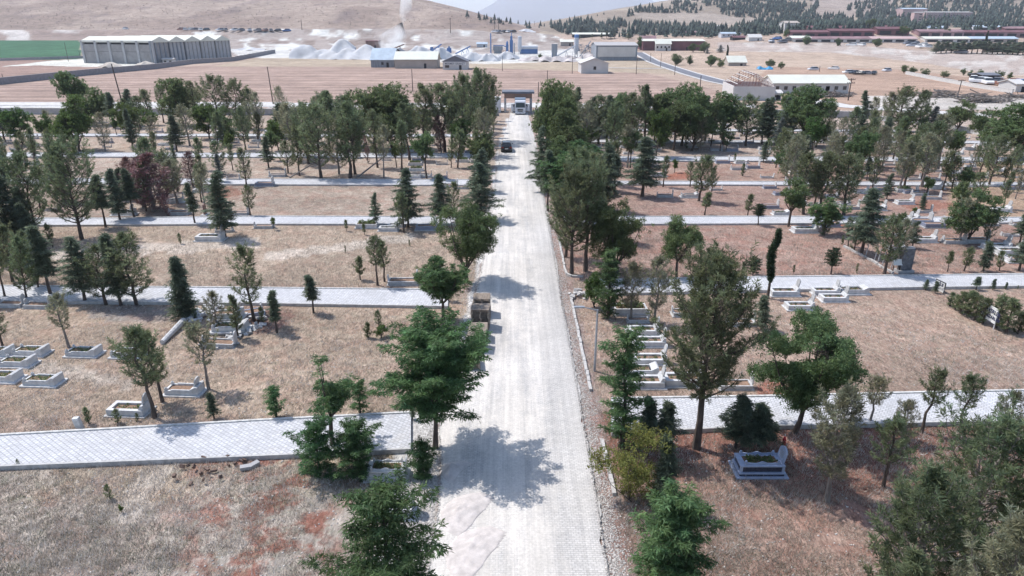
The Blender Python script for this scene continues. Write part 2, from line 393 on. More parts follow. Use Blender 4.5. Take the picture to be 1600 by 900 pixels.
red = math_('MULTIPLY', mrange(noise(.55, 6, .7), .47, .58, 0, 1), sep.outputs[0])
c = mixc(red, c, (.29, .14, .105))
grn = math_('MULTIPLY', mrange(noise(1.6, 7, .8), .50, .62, 0, 1.3), sep.outputs[1])
c = mixc(grn, c, (.20, .205, .15))
pale = math_('MULTIPLY', mrange(noise(.9, 5, .75, stretch=(1.6, .8, 1), rz=.6), .47, .66, 0, .8), math_('SUBTRACT', 1., sep.outputs[2]))
c = mixc(pale, c, mixc(1., c, (1.4, 1.42, 1.44), 'MULTIPLY'))
# straw lying in two directions
st1 = noise(8, 6, .85, stretch=(1, .28, 1), rz=.7); st2 = noise(8, 6, .85, stretch=(1, .28, 1), rz=-.9)
stx = mixc(mrange(noise(.4, 2), .45, .55, 0, 1), st1, st2)
fine = mrange(stx, .36, .64, .5, 1.5, False)
fine2 = mrange(noise(3.2, 6, .75), .3, .7, .68, 1.32, False)
# furrows of the ploughed field
fur = nd('ShaderNodeTexWave', wave_type='BANDS', bands_direction='Y'); fur.inputs['Scale'].default_value = .032; fur.inputs['Distortion'].default_value = 9; fur.inputs['Detail'].default_value = 4; fur.inputs['Detail Scale'].default_value = 2.; fur.inputs['Detail Roughness'].default_value = .75
mpf = nd('ShaderNodeMapping'); mpf.inputs['Scale'].default_value = (.06, 1, 1); L.new(geo.outputs['Position'], mpf.inputs[0]); L.new(mpf.outputs[0], fur.inputs[0])
fu = mixc(sep.outputs[2], (1., 1., 1.), mrange(math_('ADD', math_('MULTIPLY', fur.outputs[1], .5), math_('MULTIPLY', noise(.16, 8, .8, stretch=(.07, 1, 1)), .8)), .4, 1., .80, 1.16))
big = mrange(noise(.02, 5, .65), .3, .7, .86, 1.14)
c = mixc(mrange(noise(.16, 6, .72), .5, .66, 0, .6), c, mixc(1., c, (.80, .84, .86), 'MULTIPLY'))
coarse = mrange(noise(.11, 9, .82), .36, .64, .74, 1.26, False)
for f_ in (fine, fine2, big, fu, coarse): c = mixc(1., c, f_, 'MULTIPLY')
L.new(c, b.inputs['Base Color'])
bp = nd('ShaderNodeBump'); bp.inputs['Strength'].default_value = .8; bp.inputs['Distance'].default_value = .12
L.new(math_('ADD', stx, noise(2.2, 7, .75)), bp.inputs['Height']); L.new(bp.outputs[0], b.inputs['Normal'])
ground = obj('ground', npmesh('ground', V, F, gm, cols={'Col': C, 'Mix': M}, smooth=True)); tag(ground, kind='structure')

# ------------------------------------------------------------------ paving
def paving(name, base, dust, dustlo, dusthi, streak, brick=(.22, .2), rot=.5):
    global n, L, geo
    m = bpy.data.materials.new(name); m.use_nodes = True; n = m.node_tree; L = n.links; b = n.nodes['Principled BSDF']
    b.inputs['Roughness'].default_value = .85; b.inputs['Specular IOR Level'].default_value = .2
    geo = nd('ShaderNodeNewGeometry')
    mp = nd('ShaderNodeMapping'); mp.inputs['Rotation'].default_value = (0, 0, rot); L.new(geo.outputs['Position'], mp.inputs[0])
    br = nd('ShaderNodeTexBrick'); br.inputs['Scale'].default_value = 1; br.inputs['Brick Width'].default_value = brick[0]; br.inputs['Row Height'].default_value = brick[1]
    br.inputs['Mortar Size'].default_value = .017 if rot else .011; br.inputs['Mortar Smooth'].default_value = .3; br.inputs['Bias'].default_value = 0
    br.inputs['Color1'].default_value = (*[x * .9 for x in base], 1); br.inputs['Color2'].default_value = (*[min(1, x * 1.12) for x in base], 1); br.inputs['Mortar'].default_value = (*[x * (.58 if not rot else .66) for x in base], 1)
    L.new(mp.outputs[0], br.inputs[0]); c = br.outputs[0]
    d = mrange(math_('ADD', math_('MULTIPLY', noise(.35 * streak[0], 6, .7, stretch=streak[1]), .7), math_('MULTIPLY', noise(1.1, 6, .75), .3)), dustlo, dusthi, 0, .93)
    if rot == 0.: sx = nd('ShaderNodeSeparateXYZ'); L.new(geo.outputs['Position'], sx.inputs[0]); d = math_('MULTIPLY', d, mrange(math_('ADD', sx.outputs[0], math_('MULTIPLY', noise(.4, 4, .6), 1.6)), 2.0, 3.4, 1., .35))
    dc = mixc(mrange(noise(.6, 6, .7, stretch=(1.4, .12, 1)), .35, .65, 0, 1), tuple(x * .93 for x in dust), tuple(min(1, x * 1.05) for x in dust))
    c = mixc(d, c, dc)
    c = mixc(1., c, mrange(noise(.22, 6, .7), .3, .7, .86, 1.1), 'MULTIPLY')
    if rot == 0.: c = mixc(1., c, mrange(noise(1., 6, .75, stretch=(2.2, .035, 1)), .36, .64, .87, 1.1, False), 'MULTIPLY'); c = mixc(1., c, mrange(noise(9, 6, .8), .34, .66, .84, 1.12, False), 'MULTIPLY')
    else: c = mixc(mrange(noise(.7, 7, .75), .56, .74, 0, .55), c, (.42, .38, .34))
    c = mixc(mrange(noise(.5, 7, .8), .60, .72, 0, .6), c, tuple(x * .62 for x in dust))
    L.new(c, b.inputs['Base Color'])
    bp = nd('ShaderNodeBump'); bp.inputs['Strength'].default_value = .6; bp.inputs['Distance'].default_value = .02
    L.new(math_('ADD', math_('MULTIPLY', br.outputs[1], -1.), noise(5, 5, .7)), bp.inputs['Height']); L.new(bp.outputs[0], b.inputs['Normal'])
    return m
M_road = paving('road_pavers', (.53, .51, .49), (.69, .645, .59), .37, .52, (1., (1.6, .16, 1)), brick=(.2, .105), rot=0.)
M_path = paving('path_pavers', (.54, .54, .555), (.60, .585, .57), .55, .72, (1., (.3, 1, 1)), rot=.62)
M_kerb = mat('kerb_concrete', (.46, .45, .44), .85, .25, 4, .3)
M_kerbw = mat('kerb_white', (.54, .53, .51), .8, .3, 5, .3)
def strip(name, A, B, z, m, thick=.35):
    """A, B: two world polylines of the same length; a slab between them"""
    k = len(A); v = [(x, y, z) for x, y in A] + [(x, y, z) for x, y in B] + [(x, y, z - thick) for x, y in A] + [(x, y, z - thick) for x, y in B]
    f = [(i, i + 1, k + i + 1, k + i) for i in range(k - 1)] + [(i, 2 * k + i, 2 * k + i + 1, i + 1) for i in range(k - 1)] + [(k + i, k + i + 1, 3 * k + i + 1, 3 * k + i) for i in range(k - 1)]
    f += [(0, k, 3 * k, 2 * k), (k - 1, 3 * k - 1, 4 * k - 1, 2 * k - 1)]
    mb = MB(); mb.add(v, f); o = mb.build(name, m); tag(o, kind='structure'); return o
def wl(pts, z=0.): return [P(a, b_, z) for a, b_ in pts]
for key, (far_, near_) in PATHS.items():
    z = {'1': .2, '2': .17}.get(key[1], .14)
    xs = np.linspace(max(far_[0][0], near_[0][0]), min(far_[-1][0], near_[-1][0]), 24)
    A = [P(x, lerp_edge(far_, x), z) for x in xs]; B = [P(x, lerp_edge(near_, x), z) for x in xs]
    strip('cross_path', A, B, z, M_path)
    kw = .13
    strip('path_kerb', [(x, y + kw) for x, y in A], [(x, y + .002) for x, y in A], z + .06, M_kerbw)
    strip('path_kerb', [(x, y - .002) for x, y in B], [(x, y - kw) for x, y in B], z + .04, M_kerb, .4)
_ys = np.arange(8.5, 160, .24); pys = proj(np.zeros(len(_ys)), _ys, np.full(len(_ys), .08))[1]; pys = np.append(pys[::-1][pys[::-1] > 171.5], 1298)
rr = random.Random(3)
A = []; B = []
for p_ in pys:
    l, r = road_x(p_); A.append(P(l, p_, .08)); x, y = P(r, p_, .08); B.append((x + rr.choice((-.03, 0, .04)) + .12 * math.sin(p_ * .05) * math.sin(p_ * .017), y))
road = strip('main_road', A[::-1], B[::-1], .08, M_road, .3)
# road running behind the cemetery and the tarmac lane through the fields
M_asph = mat('asphalt', (.16, .165, .19), .9, .15, .3)
M_whitegr = mat('chalky_gravel', (.55, .53, .51), .95, .2, 1, .3)
def road_px(name, pts, wd, m, dz=.05):
    C_ = [G(*p) for p in pts]; out = []
    for i in range(len(C_) - 1):
        for t in np.linspace(0, 1, 8)[(1 if i else 0):]:
            out.append((C_[i][0] * (1 - t) + C_[i + 1][0] * t, C_[i][1] * (1 - t) + C_[i + 1][1] * t))
    v = []; k = len(out)
    for i in range(k):
        a = Vector(out[max(i - 1, 0)]); b_ = Vector(out[min(i + 1, k - 1)]); d = (b_ - a).normalized(); nn = Vector((-d.y, d.x))
        for s_1 in (-1, 1):
            q = Vector(out[i]) + nn * wd / 2 * s_1; v.append((q.x, q.y, float(H(q.x, q.y)) + dz))
    mb = MB(); mb.add(v, [(2 * i, 2 * i + 1, 2 * i + 3, 2 * i + 2) for i in range(k - 1)]); o = mb.build(name, m, smooth=True); tag(o, kind='structure'); return o
LANE = [(996, 82), (1010, 90), (1040, 103), (1080, 116), (1120, 127), (1165, 136), (1230, 143)]
road_px('lane_shoulder', LANE, 8.5, M_whitegr, .12); road_px('tarmac_road', LANE, 5.6, M_asph, .18)
road_px('farm_track', [(950, 106), (1000, 107), (1048, 107)], 3, M_whitegr, .1)
road_px('outer_road', [(-400, 164), (0, 162.5), (300, 163), (700, 165), (850, 166), (1100, 167)], 6.5, M_whitegr, .06)
road_px('outer_road', [(1230, 158), (1275, 158), (1310, 165), (1400, 172), (1500, 178), (1700, 186)], 7, M_whitegr, .06)
# ------------------------------------------------------------------ trees
def leafmat(name, col, rough=.55, trans=.55, rnd=.16):
    return mat(name, col, rough, .35, 2.2, rnd=rnd, trans=trans, spec=.25, attr='Tone')
LM = {
 'pine': leafmat('needles_dark_green', (.168, .215, .125)),
 'pinegrey': leafmat('needles_grey_green', (.25, .27, .19)),
 'cedar': leafmat('needles_blue_green', (.150, .205, .15)),
 'silver': leafmat('needles_silver', (.16, .20, .20)),
 'locust': leafmat('leaves_locust', (.11, .205, .095)),
 'broad': leafmat('leaves_broad', (.14, .205, .098)),
 'bright': leafmat('leaves_bright', (.10, .165, .055)),
 'yellow': leafmat('leaves_yellow_green', (.19, .225, .075)),
 'dead': leafmat('needles_dead', (.19, .105, .105), trans=.1),
 'cypress': leafmat('needles_cypress', (.065, .10, .062)),
}
BARK = {'dark': mat('bark_dark', (.10, .078, .066), .9, .4, 6, .6, stretch=(1, 1, .3)), 'grey': mat('bark_grey', (.24, .21, .19), .9, .35, 6, .6, stretch=(1, 1, .3))}
def nrm(a): return a / np.maximum(np.linalg.norm(a, axis=-1, keepdims=True), 1e-6)
def foliage(rng, Pc, Dc, Sc, mode, m, ln, wd, name, mt, tone=.3):
    """leaf faces round the shoots: Pc (n,3) places, Dc directions, Sc sizes, m leaves to a shoot"""
    n_ = len(Pc); Pm = np.repeat(Pc, m, 0); Dm = np.repeat(nrm(Dc), m, 0); Sm = np.repeat(Sc, m)[:, None]
    rn = rng.normal(size=(n_ * m, 3))
    if mode == 'needle':      # bottle brush: needles leave the shoot forwards and sideways
        t = rng.random((n_ * m, 1)); d = nrm(Dm * .75 + nrm(rn) * .95); base = Pm + Dm * Sm * (t - .35) * 1.1
    elif mode == 'flat':      # feathery sprays lying nearly level
        rn[:, 2] *= .3; d = nrm(Dm * .55 + nrm(rn) * .9); d[:, 2] -= .18; d = nrm(d)
        base = Pm + nrm(rng.normal(size=(n_ * m, 3)) * (1, 1, .35)) * Sm * rng.random((n_ * m, 1)) * .8
    else:                     # separate leaves in a loose ball
        d = nrm(rn + Dm * .3); base = Pm + nrm(rng.normal(size=(n_ * m, 3))) * Sm * rng.random((n_ * m, 1)) ** .5
    l = ln * (.65 + .7 * rng.random((n_ * m, 1))) ; w_ = wd * (.7 + .6 * rng.random((n_ * m, 1)))
    side = nrm(np.cross(d, nrm(rng.normal(size=(n_ * m, 3)) + (0, 0, .6 if mode == 'flat' else 0))))
    a = base; b_ = base + d * l * .5 + side * w_; c_ = base + d * l; e = base + d * l * .5 - side * w_
    if mode == 'flat': c_ = c_ - (0, 0, 1) * l * .15
    V = np.stack([a, b_, c_, e], 1).reshape(-1, 3); F = np.arange(len(V)).reshape(-1, 4)
    tn = np.repeat(1 + tone * (rng.random(n_) * 2 - 1), m); tn = tn * (1 + .25 * (rng.random(n_ * m) * 2 - 1))
    warm = np.repeat(rng.random(n_) * .25, m)
    T = np.stack([tn * (1 + warm * .6), tn, tn * (1 - warm * .5)], 1)
    return npmesh(name, V, F, mt, cols={'Tone': np.repeat(np.clip(T, .2, 2), 4, 0)})
def gen_tree(kind, H_, seed, dens=1., R_=None, cb=None, leafs=1., m=None, lean=0., bark=None, lob=(.26, .46)):
    """returns (trunk mesh, crown mesh) of a tree H_ metres high"""
    rng = np.random.default_rng(seed); rnd = random.Random(seed); tb = MB(); Pc = []; Dc = []; Sc = []
    conif = kind in ('pine', 'pinegrey', 'dead'); base = 'dark'
    if conif or kind in ('cedar', 'silver', 'cypress', 'topiary', 'frond'):
        R_ = R_ or {'pine': .30, 'pinegrey': .30, 'dead': .27, 'cedar': .31, 'silver': .31, 'cypress': .15, 'topiary': .33, 'frond': .38}[kind] * H_
        cb = {'pine': .20, 'pinegrey': .24, 'dead': .05, 'cedar': .16, 'silver': .14, 'cypress': .13, 'topiary': .3, 'frond': .08}[kind] if cb is None else cb
        wob = [(rnd.uniform(-.02, .02) * H_ * i + lean * H_ * (i / 6) ** 1.3, rnd.uniform(-.02, .02) * H_ * i * .6) for i in range(7)]
        tp = [Vector((wob[i][0] * .5, wob[i][1] * .5, H_ * .97 * i / 6 - (.15 if i == 0 else 0))) for i in range(7)]
        r0 = .016 * H_ + .02
        tb.tube(tp, [r0 * (1.25 if i == 0 else 1) * (1 - .93 * i / 6) + .008 for i in range(7)], 7)
        def axis(t): i = min(int(t * 6), 5); f_ = t * 6 - i; return tp[i].lerp(tp[i + 1], f_)
        nb = int({'pine': 15, 'pinegrey': 15, 'dead': 20, 'cedar': 26, 'silver': 24, 'cypress': 34, 'topiary': 26, 'frond': 15}[kind] * (H_ ** .55) * dens)
        for i in range(nb):
            t = cb + (1 - cb) * ((i + rnd.random()) / nb); u = (t - cb) / (1 - cb)
            if conif: pr = (math.sin(math.pi * min(1, (u * .86 + .16))) ** .75) * rnd.uniform(.55, 1.12); el = R(rnd.uniform(8, 30) + 32 * u)
            elif kind == 'cypress': pr = (1 - u) ** .55 * (.45 + 1.4 * min(u, .35)) * rnd.uniform(.75, 1.1); el = R(64)
            elif kind == 'frond': pr = (.35 + .65 * math.sin(math.pi * min(1, u * .8 + .18)) if H_ < 6 else .5 + .5 * math.sin(math.pi * (u * .72 + .18))) * rnd.uniform(.55, 1.2); el = R(rnd.uniform(12, 40) + 25 * u)
            elif kind == 'topiary': pr = math.sqrt(max(0, 1 - (1.75 * u - .72) ** 2 * .9)) * rnd.uniform(.8, 1.0) if u < 1 else .1; el = R(20)
            else: pr = ((1 - u) ** .85 * .95 + .05) * rnd.uniform(.5, 1.18) * (1 if u > .12 else .75); el = R(rnd.uniform(-6, 14) + 22 * u)
            ln_ = R_ * pr; az = i * 2.39996 + rnd.uniform(-.5, .5); o = axis(t)
            dh = Vector((math.cos(az), math.sin(az), 0)); pts = [o]
            cur = Vector(o); k = 4
            for j in range(k):
                e2 = el + (R(12) * j if conif else (-R(5) * j if kind != 'cypress' else 0))
                cur = cur + (dh * math.cos(e2) + Vector((0, 0, math.sin(e2)))) * ln_ / k; pts.append(Vector(cur))
            if kind not in ('cypress', 'topiary'): tb.tube(pts, [max(.006, r0 * .42 * (1 - t) * (1 - j / 4.5) + .006) for j in range(k + 1)], 4, cap=False)
            step = {'pine': .30, 'pinegrey': .30, 'dead': .22, 'cedar': .26, 'silver': .26, 'cypress': .20, 'topiary': .2, 'frond': .24}[kind] * (1 if H_ > 4 else .72) / dens ** .5
            s0 = .30 if conif else (.12 if kind != 'cypress' else .05); d0 = s0 * ln_
            ns = max(2, int((ln_ - d0) / step + .5))
            for q in range(ns + 1):
                f_ = s0 + (1 - s0) * q / ns; p = pts[min(int(f_ * k), k - 1)].lerp(pts[min(int(f_ * k), k - 1) + 1], f_ * k - min(int(f_ * k), k - 1))
                nside = 2 if q < ns else 1
                for sgn in ((-1, 1) if nside == 2 else (0,)):
                    sd_ = Vector((-dh.y, dh.x, 0)) * sgn * ln_ * .30 * (1.1 - f_) * rnd.uniform(.3, 1.3)
                    pp = p + sd_ + Vector((0, 0, rnd.uniform(-.02, .10) * ln_ * (1 if conif else .5)))
                    dd = dh * (.75 if conif else 1.) + sd_.normalized() * .6 + Vector((0, 0, .9 if conif else (.1 if kind != 'cypress' else 2.4)))
                    if kind == 'topiary': dd = dh + Vector((0, 0, .5))
                    if sgn and conif: tb.tube([p, pp], [.008, .005], 3, cap=False)
                    Pc.append(pp); Dc.append(dd); Sc.append(rnd.uniform(.75, 1.2))
        Pc.append(axis(1.0)); Dc.append(Vector((0, 0, 1))); Sc.append(1.2)
        for t in np.linspace(.9, 1, 4): Pc.append(axis(t)); Dc.append(Vector((rnd.uniform(-.4, .4), rnd.uniform(-.4, .4), 1))); Sc.append(.8)
        sz = (.24 if H_ > 4 else .17)
        mode, mm, ll, ww = {'pine': ('needle', 20, .24, .020), 'pinegrey': ('needle', 14, .24, .019), 'dead': ('needle', 12, .26, .018), 'cedar': ('flat', 18, .27, .022), 'silver': ('flat', 16, .26, .022), 'cypress': ('needle', 18, .20, .028), 'topiary': ('needle', 22, .14, .022), 'frond': ('flat', 26, .20, .022)}[kind]
        if H_ < 4: ll *= .7; ww *= .8
        mt = LM[{'topiary': 'cypress', 'frond': 'locust'}.get(kind, kind)]
    else:
        R_ = R_ or {'locust': .42, 'broad': .42, 'bright': .40, 'yellow': .5}[kind] * H_; cb = (.30 if kind != 'yellow' else .08) if cb is None else cb
        r0 = .018 * H_ + .02
        fork = Vector((rnd.uniform(-.04, .04) * H_ + lean * H_ * .5, rnd.uniform(-.04, .04) * H_, cb * H_))
        tb.tube([(0, 0, -.15), Vector((0, 0, 0)).lerp(fork, .5) + Vector((rnd.uniform(-.05, .05), rnd.uniform(-.05, .05), 0)) * H_ * .3, fork], [r0 * 1.25, r0, r0 * .85] if kind != 'yellow' else [.03, .03, .025], 8)
        nl = 5 + int(H_ > 5) * 2; zc = H_ * (cb + 1) / 2 * 1.0; rz_ = H_ * (1 - cb) / 2 * 1.08
        limbs = []
        for i in range(nl):
            az = i * 2 * math.pi / nl + rnd.uniform(-.4, .4); rr_ = R_ * rnd.uniform(.35, .85) * (0.3 if i == 0 else 1); zz = zc + rz_ * (rnd.uniform(-.25, .75) if i else .8)
            tip = Vector((fork.x + math.cos(az) * rr_, fork.y + math.sin(az) * rr_, zz)); mid = fork.lerp(tip, .5) + Vector((math.cos(az) * rr_ * .12, math.sin(az) * rr_ * .12, -.04 * H_))
            pts = [fork, fork.lerp(mid, .6) , mid, mid.lerp(tip, .55), tip]; limbs.append(pts)
            if kind == 'yellow': r0 = .035
            tb.tube(pts, [r0 * .62, r0 * .5, r0 * .38, r0 * .24, .008], 5, cap=False)
        cl = []
        nlobe = 13 + int(3 * rnd.random()); lobes = []
        for i in range(nlobe):
            v = nrm(rng.normal(size=3)); f_ = rnd.uniform(.25, .98); lobes.append((Vector((fork.x + v[0] * R_ * f_ * .72, fork.y + v[1] * R_ * f_ * .72, zc + v[2] * rz_ * f_ * .74)), R_ * rnd.uniform(*lob)))
        lobes += [(l_[-1], R_ * rnd.uniform(*lob) * .9) for l_ in limbs]
        allp = [l_[i].lerp(l_[i + 1], t) for l_ in limbs for i in range(1, len(l_) - 1) for t in (0, .33, .66)]
        for (lc_, lr) in lobes:
            k = int(max(6, 105 * (lr / 1.2) ** 2 * dens)) if H_ > 4 else int(max(5, 60 * (lr / .8) ** 2 * dens))
            for q in range(k):
                v = Vector(nrm(rng.normal(size=3))); p = lc_ + Vector((v.x, v.y, v.z * .8)) * lr * (rnd.random() ** .45 * 1.08 + (.4 * rnd.random() if rnd.random() < .2 else 0))
                if p.z < cb * H_ * .85 or fbm(p.x + seed, p.y + p.z * 1.7, .9 + .05 * H_, seed, 2) < .34: continue
                if q % 6 == 0: nr_ = min(allp, key=lambda a_: (a_ - p).length); tb.tube([nr_, nr_.lerp(p, .6) + Vector((0, 0, -.03 * H_ * rnd.random())), p], [.014, .009, .004], 3, cap=False)
                Pc.append(p); Dc.append(Vector((p.x - fork.x, p.y - fork.y, (p.z - zc) * .5 + .4 * lr)) + v * lr * .6); Sc.append(rnd.uniform(.7, 1.2))
        sz = .22; mode, mm, ll, ww = {'locust': ('flat', 24, .24, .026), 'broad': ('leaf', 24, .13, .042), 'bright': ('leaf', 24, .13, .040), 'yellow': ('leaf', 15, .10, .034)}[kind]
        if H_ < 4: sz = .15; ll *= .8; ww *= .85
        mt = LM[kind]
    if m: mm = m
    Pa = np.array([tuple(p) for p in Pc]); Da = np.array([tuple(p) for p in Dc]); Sa = np.array(Sc) * sz
    cr = foliage(rng, Pa, Da, Sa, mode, mm, ll * leafs, ww * leafs, 'crown', mt)
    tr = tb.mesh('trunk', BARK[bark or ('dark' if kind not in ('pinegrey', 'dead') else 'grey')])
    return tr, cr
PROTO = {}
def proto(kind, H_, v):
    low = v >= 10
    cls = min([1.8, 3.5, 6., 9.], key=lambda c: abs(math.log(c / H_)))
    key = (kind, cls, v)
    if key not in PROTO:
        PROTO[key] = (gen_tree(kind, cls, cb=.04 if low else ((None, .12, .32, .2, .38, .16)[v % 6] if kind not in ('cypress', 'dead') else None), R_=(.5 * cls if kind != 'cypress' else None) if low and kind not in ('pine', 'cedar') else ((.29, .36, .24, .32, .27, .40)[v % 6] * cls * (1.25 if kind in ('broad', 'locust', 'bright') else 1) if kind not in ('cypress', 'dead', 'topiary') else None), seed=1000 + (len(kind) * 131 + ord(kind[0]) * 17 + int(cls * 10) * 7 + v), dens={1.8: .7, 3.5: .85, 6.: .9, 9.: .85}[cls], leafs={1.8: 1., 3.5: 1.05, 6.: 1.15, 9.: 1.3}[cls]), cls)
    return PROTO[key]
TREES = []   # (object, kind, px base, py base, width look)
rt = random.Random(11)
def tree(kind, bx, by, ty, wsc=1., label=None, uniq=None, name=None, **kw):
    x, y, z = G(bx, by); h = ztop(y, ty) - z
    k0 = {'bush': 'pine'}.get(kind, kind); low = kw.pop('low', False)
    e = thing(name or {'pine': 'pine_tree', 'pinegrey': 'pine_tree', 'bush': 'young_pine', 'cedar': 'cedar_tree', 'silver': 'cedar_tree', 'locust': 'locust_tree', 'frond': 'locust_tree', 'broad': 'broadleaf_tree', 'bright': 'broadleaf_tree', 'yellow': 'shrub', 'dead': 'dead_conifer', 'cypress': 'cypress_tree', 'topiary': 'round_conifer'}[kind],
              label, 'shrub' if kind == 'yellow' or h < 1.6 else 'tree', (x, y, z), rt.uniform(0, 6.28) if uniq is None or 'lean' not in kw else 0.)
    if name and 'rz' in kw: pass
    if uniq is not None:
        tr, cr = gen_tree(k0, h, uniq, R_=wsc, **kw); s = 1.
        e['_w'] = 0
    else:
        (tr, cr), cls = proto(k0, h, rt.randint(0, 5) + (10 if low or (kind == 'bush') else 0)); s = h / cls
    jx, jy = (rt.uniform(.86, 1.16), rt.uniform(.86, 1.16)) if uniq is None else (1, 1); e.scale = (s * jx * (wsc if uniq is None else 1), s * jy * (wsc if uniq is None else 1), s)
    if uniq is None and kind in ('pine', 'pinegrey', 'broad', 'dead'): e.rotation_euler = (rt.uniform(-.07, .07), rt.uniform(-.07, .07), e.rotation_euler[2])
    t = obj('trunk', tr, e); c_ = obj('crown', cr, e)
    if '_w' in e: del e['_w']
    TREES.append([e, kind, bx, by, h, wsc, label])
    return e
# --- trees near the camera, each with a shape of its own
def near(kind, bx, by, ty, Rm, seed, label, **kw):
    if kind == 'frond': kw['dens'] = kw.get('dens', 1.)
    elif kind in ('locust', 'broad', 'bright'): kw['leafs'] = .72; kw['m'] = 38; kw['dens'] = kw.get('dens', 1.) * .95
    elif kind in ('pine', 'pinegrey'): kw['leafs'] = .85; kw['m'] = 24; kw['dens'] = kw.get('dens', 1.) * .95
    return tree(kind, bx, by, ty, Rm, label, uniq=seed, **kw)
near('frond', 680, 700, 520, 3.0, 5, 'large feathery green locust whose shadow falls across the white road', cb=.30, dens=2.0, lean=.09)
near('frond', 612, 985, 772, 2.3, 6, 'dense feathery locust hiding a white marble grave beside the dirt sweep of the road', cb=.05, dens=1.25)
near('locust', 520, 700, 568, 1.6, 7, 'slender locust sapling with several thin stems at the edge of the paved path', cb=.36, dens=1.3, lob=(.14, .30))
near('frond', 560, 744, 664, 1.3, 8, 'low sprawling locust shrub growing against the near kerb of the first path', cb=.03, dens=1.5)
near('frond', 500, 740, 662, 1.4, 81, 'low feathery shrub on the near kerb, on the far side of the locust sapling', cb=.03, dens=1.3)
near('frond', 662, 748, 690, .7, 82, 'grey green bushy sapling between the big locust trunk and the arched grave', cb=.04, dens=1.3)
near('frond', 432, 652, 605, .6, 9, 'small locust sapling standing in straw above the first paved path', cb=.1, dens=.8)
near('frond', 563, 648, 598, .75, 10, 'thin leafy sapling in the straw just beyond the paved path beside the locust sapling', cb=.1, dens=.8)
near('locust', 693, 500, 404, 1.9, 12, 'dense round locust crown beside the stack of pallets at the second path', cb=.28, dens=1.9)
near('broad', 728, 442, 318, 2.7, 13, 'dark sprawling broadleaf leaning over the road before the third path', cb=.16, dens=1.7, lean=.05)
near('pine', 1088, 700, 396, 3.3, 14, 'tall dark pine with a long bare trunk in front of the first paved path', cb=.28, dens=2.0, m=24)
near('broad', 1240, 676, 506, 2.9, 15, 'wide broadleaf tree with a forked leaning trunk beside the blue marble grave', cb=.24, dens=2.6, lean=-.02, lob=(.2, .36))
near('frond', 972, 700, 518, 1.2, 16, 'tall feathery locust beside the street lamp on the road verge', cb=.06, dens=1.1)
near('yellow', 985, 785, 676, 1.75, 17, 'yellow green leafy shrub on the verge below the tall feathery locust', cb=.02, dens=1.6, lob=(.2, .4))
near('cedar', 1035, 790, 680, .8, 18, 'slim blue green cedar growing out of the yellow green shrub', cb=.03, dens=1.6)
near('frond', 1045, 935, 772, 1.6, 19, 'bushy dark locust with upright fronds on the near verge of the road', cb=.03, dens=1.6)
near('cedar', 1010, 698, 622, 1.0, 20, 'small dark cedar with bare stems at the corner of the first paved path', cb=.25)
near('cedar', 1040, 700, 628, .9, 21, 'dark thin cedar between the corner cedar and the tall dark pine', cb=.3)
near('cedar', 1150, 700, 618, 1.3, 22, 'dark spreading cedar clump behind the blue marble grave', cb=.2, dens=1.4)
near('cedar', 1185, 698, 630, 1.2, 23, 'low dark cedar between the cedar clump and the forked broadleaf', cb=.2, dens=1.4)
near('pinegrey', 1292, 784, 608, 1.75, 24, 'pale grey green pine on thick trunk standing beyond the blue marble grave', cb=.2, dens=1.3)
near('pinegrey', 1358, 662, 592, .9, 25, 'thin leaning young pine at the kerb of the first path', cb=.4, lean=.12)
near('pine', 1440, 676, 580, .85, 26, 'young pine leaning over the first path with one low clump', cb=.45, lean=.1)
near('pine', 1497, 675, 590, .95, 27, 'young umbrella shaped pine on slim trunk at the path kerb', cb=.45, lean=.05)
near('pinegrey', 1408, 690, 630, .95, 28, 'bushy low pine between the leaning pines at the path kerb', cb=.05)
near('pinegrey', 1565, 698, 612, 1.3, 29, 'bushy light green pine at the kerb near the frame edge', cb=.05)
near('pine', 1380, 760, 655, 1.2, 30, 'young pine on thin trunk between the grey green pine and the pine thicket', cb=.3)
near('pine', 1500, 905, 655, 3.0, 31, 'broad pine in the thicket, the one reaching highest, bare pale branches inside', cb=.08, dens=1.7, m=20, bark='grey')
near('pine', 1405, 985, 735, 2.3, 32, 'bushy pine at the edge of the thicket next to the straw clearing', cb=.05, dens=1.6, m=20, bark='grey')
near('pine', 1610, 985, 700, 2.6, 33, 'dark pine of the thicket cut by the frame edge', cb=.06, dens=1.7, m=20, bark='grey')
near('pinegrey', 1500, 1110, 800, 2.1, 34, 'low pale pine at the bottom of the thicket', cb=.05, dens=1.7, m=20)
near('pine', 1375, 1090, 862, 1.0, 35, 'small light green pine top below the straw clearing', cb=.05, dens=1.6)
near('broad', 965, 428, 312, 2.7, 36, 'large broadleaf tree with crown resting low behind the roadside pines', cb=.12, dens=1.7)
near('broad', 1057, 434, 348, 1.9, 37, 'rounded broadleaf on a short forked trunk at the end of the second path', cb=.28, dens=1.6)
near('pine', 893, 428, 262, 3.3, 38, 'tall roadside pine, the one with crown hanging over the white road', cb=.22, dens=1.5)
near('pine', 915, 424, 250, 2.9, 39, 'tall roadside pine rising behind the overhanging one', cb=.25, dens=1.3)
near('pine', 884, 402, 285, 2.5, 40, 'roadside pine with thin trunk close to the curved white kerb', cb=.25, dens=1.2)
near('pine', 925, 372, 238, 2.3, 401, 'roadside pine behind the group of three tall ones', cb=.2, dens=1.2)
near('frond', 950, 498, 392, 1.2, 41, 'bright feathery locust on the verge across from the stack of pallets', cb=.05, dens=1.1)
near('bright', 930, 480, 424, .95, 42, 'bright green low bush beside the tumbled kerb stones', cb=.04, dens=1.6)
near('pinegrey', 985, 500, 410, 1.3, 43, 'wispy grey pine beside the dark grave at the second path', cb=.2)
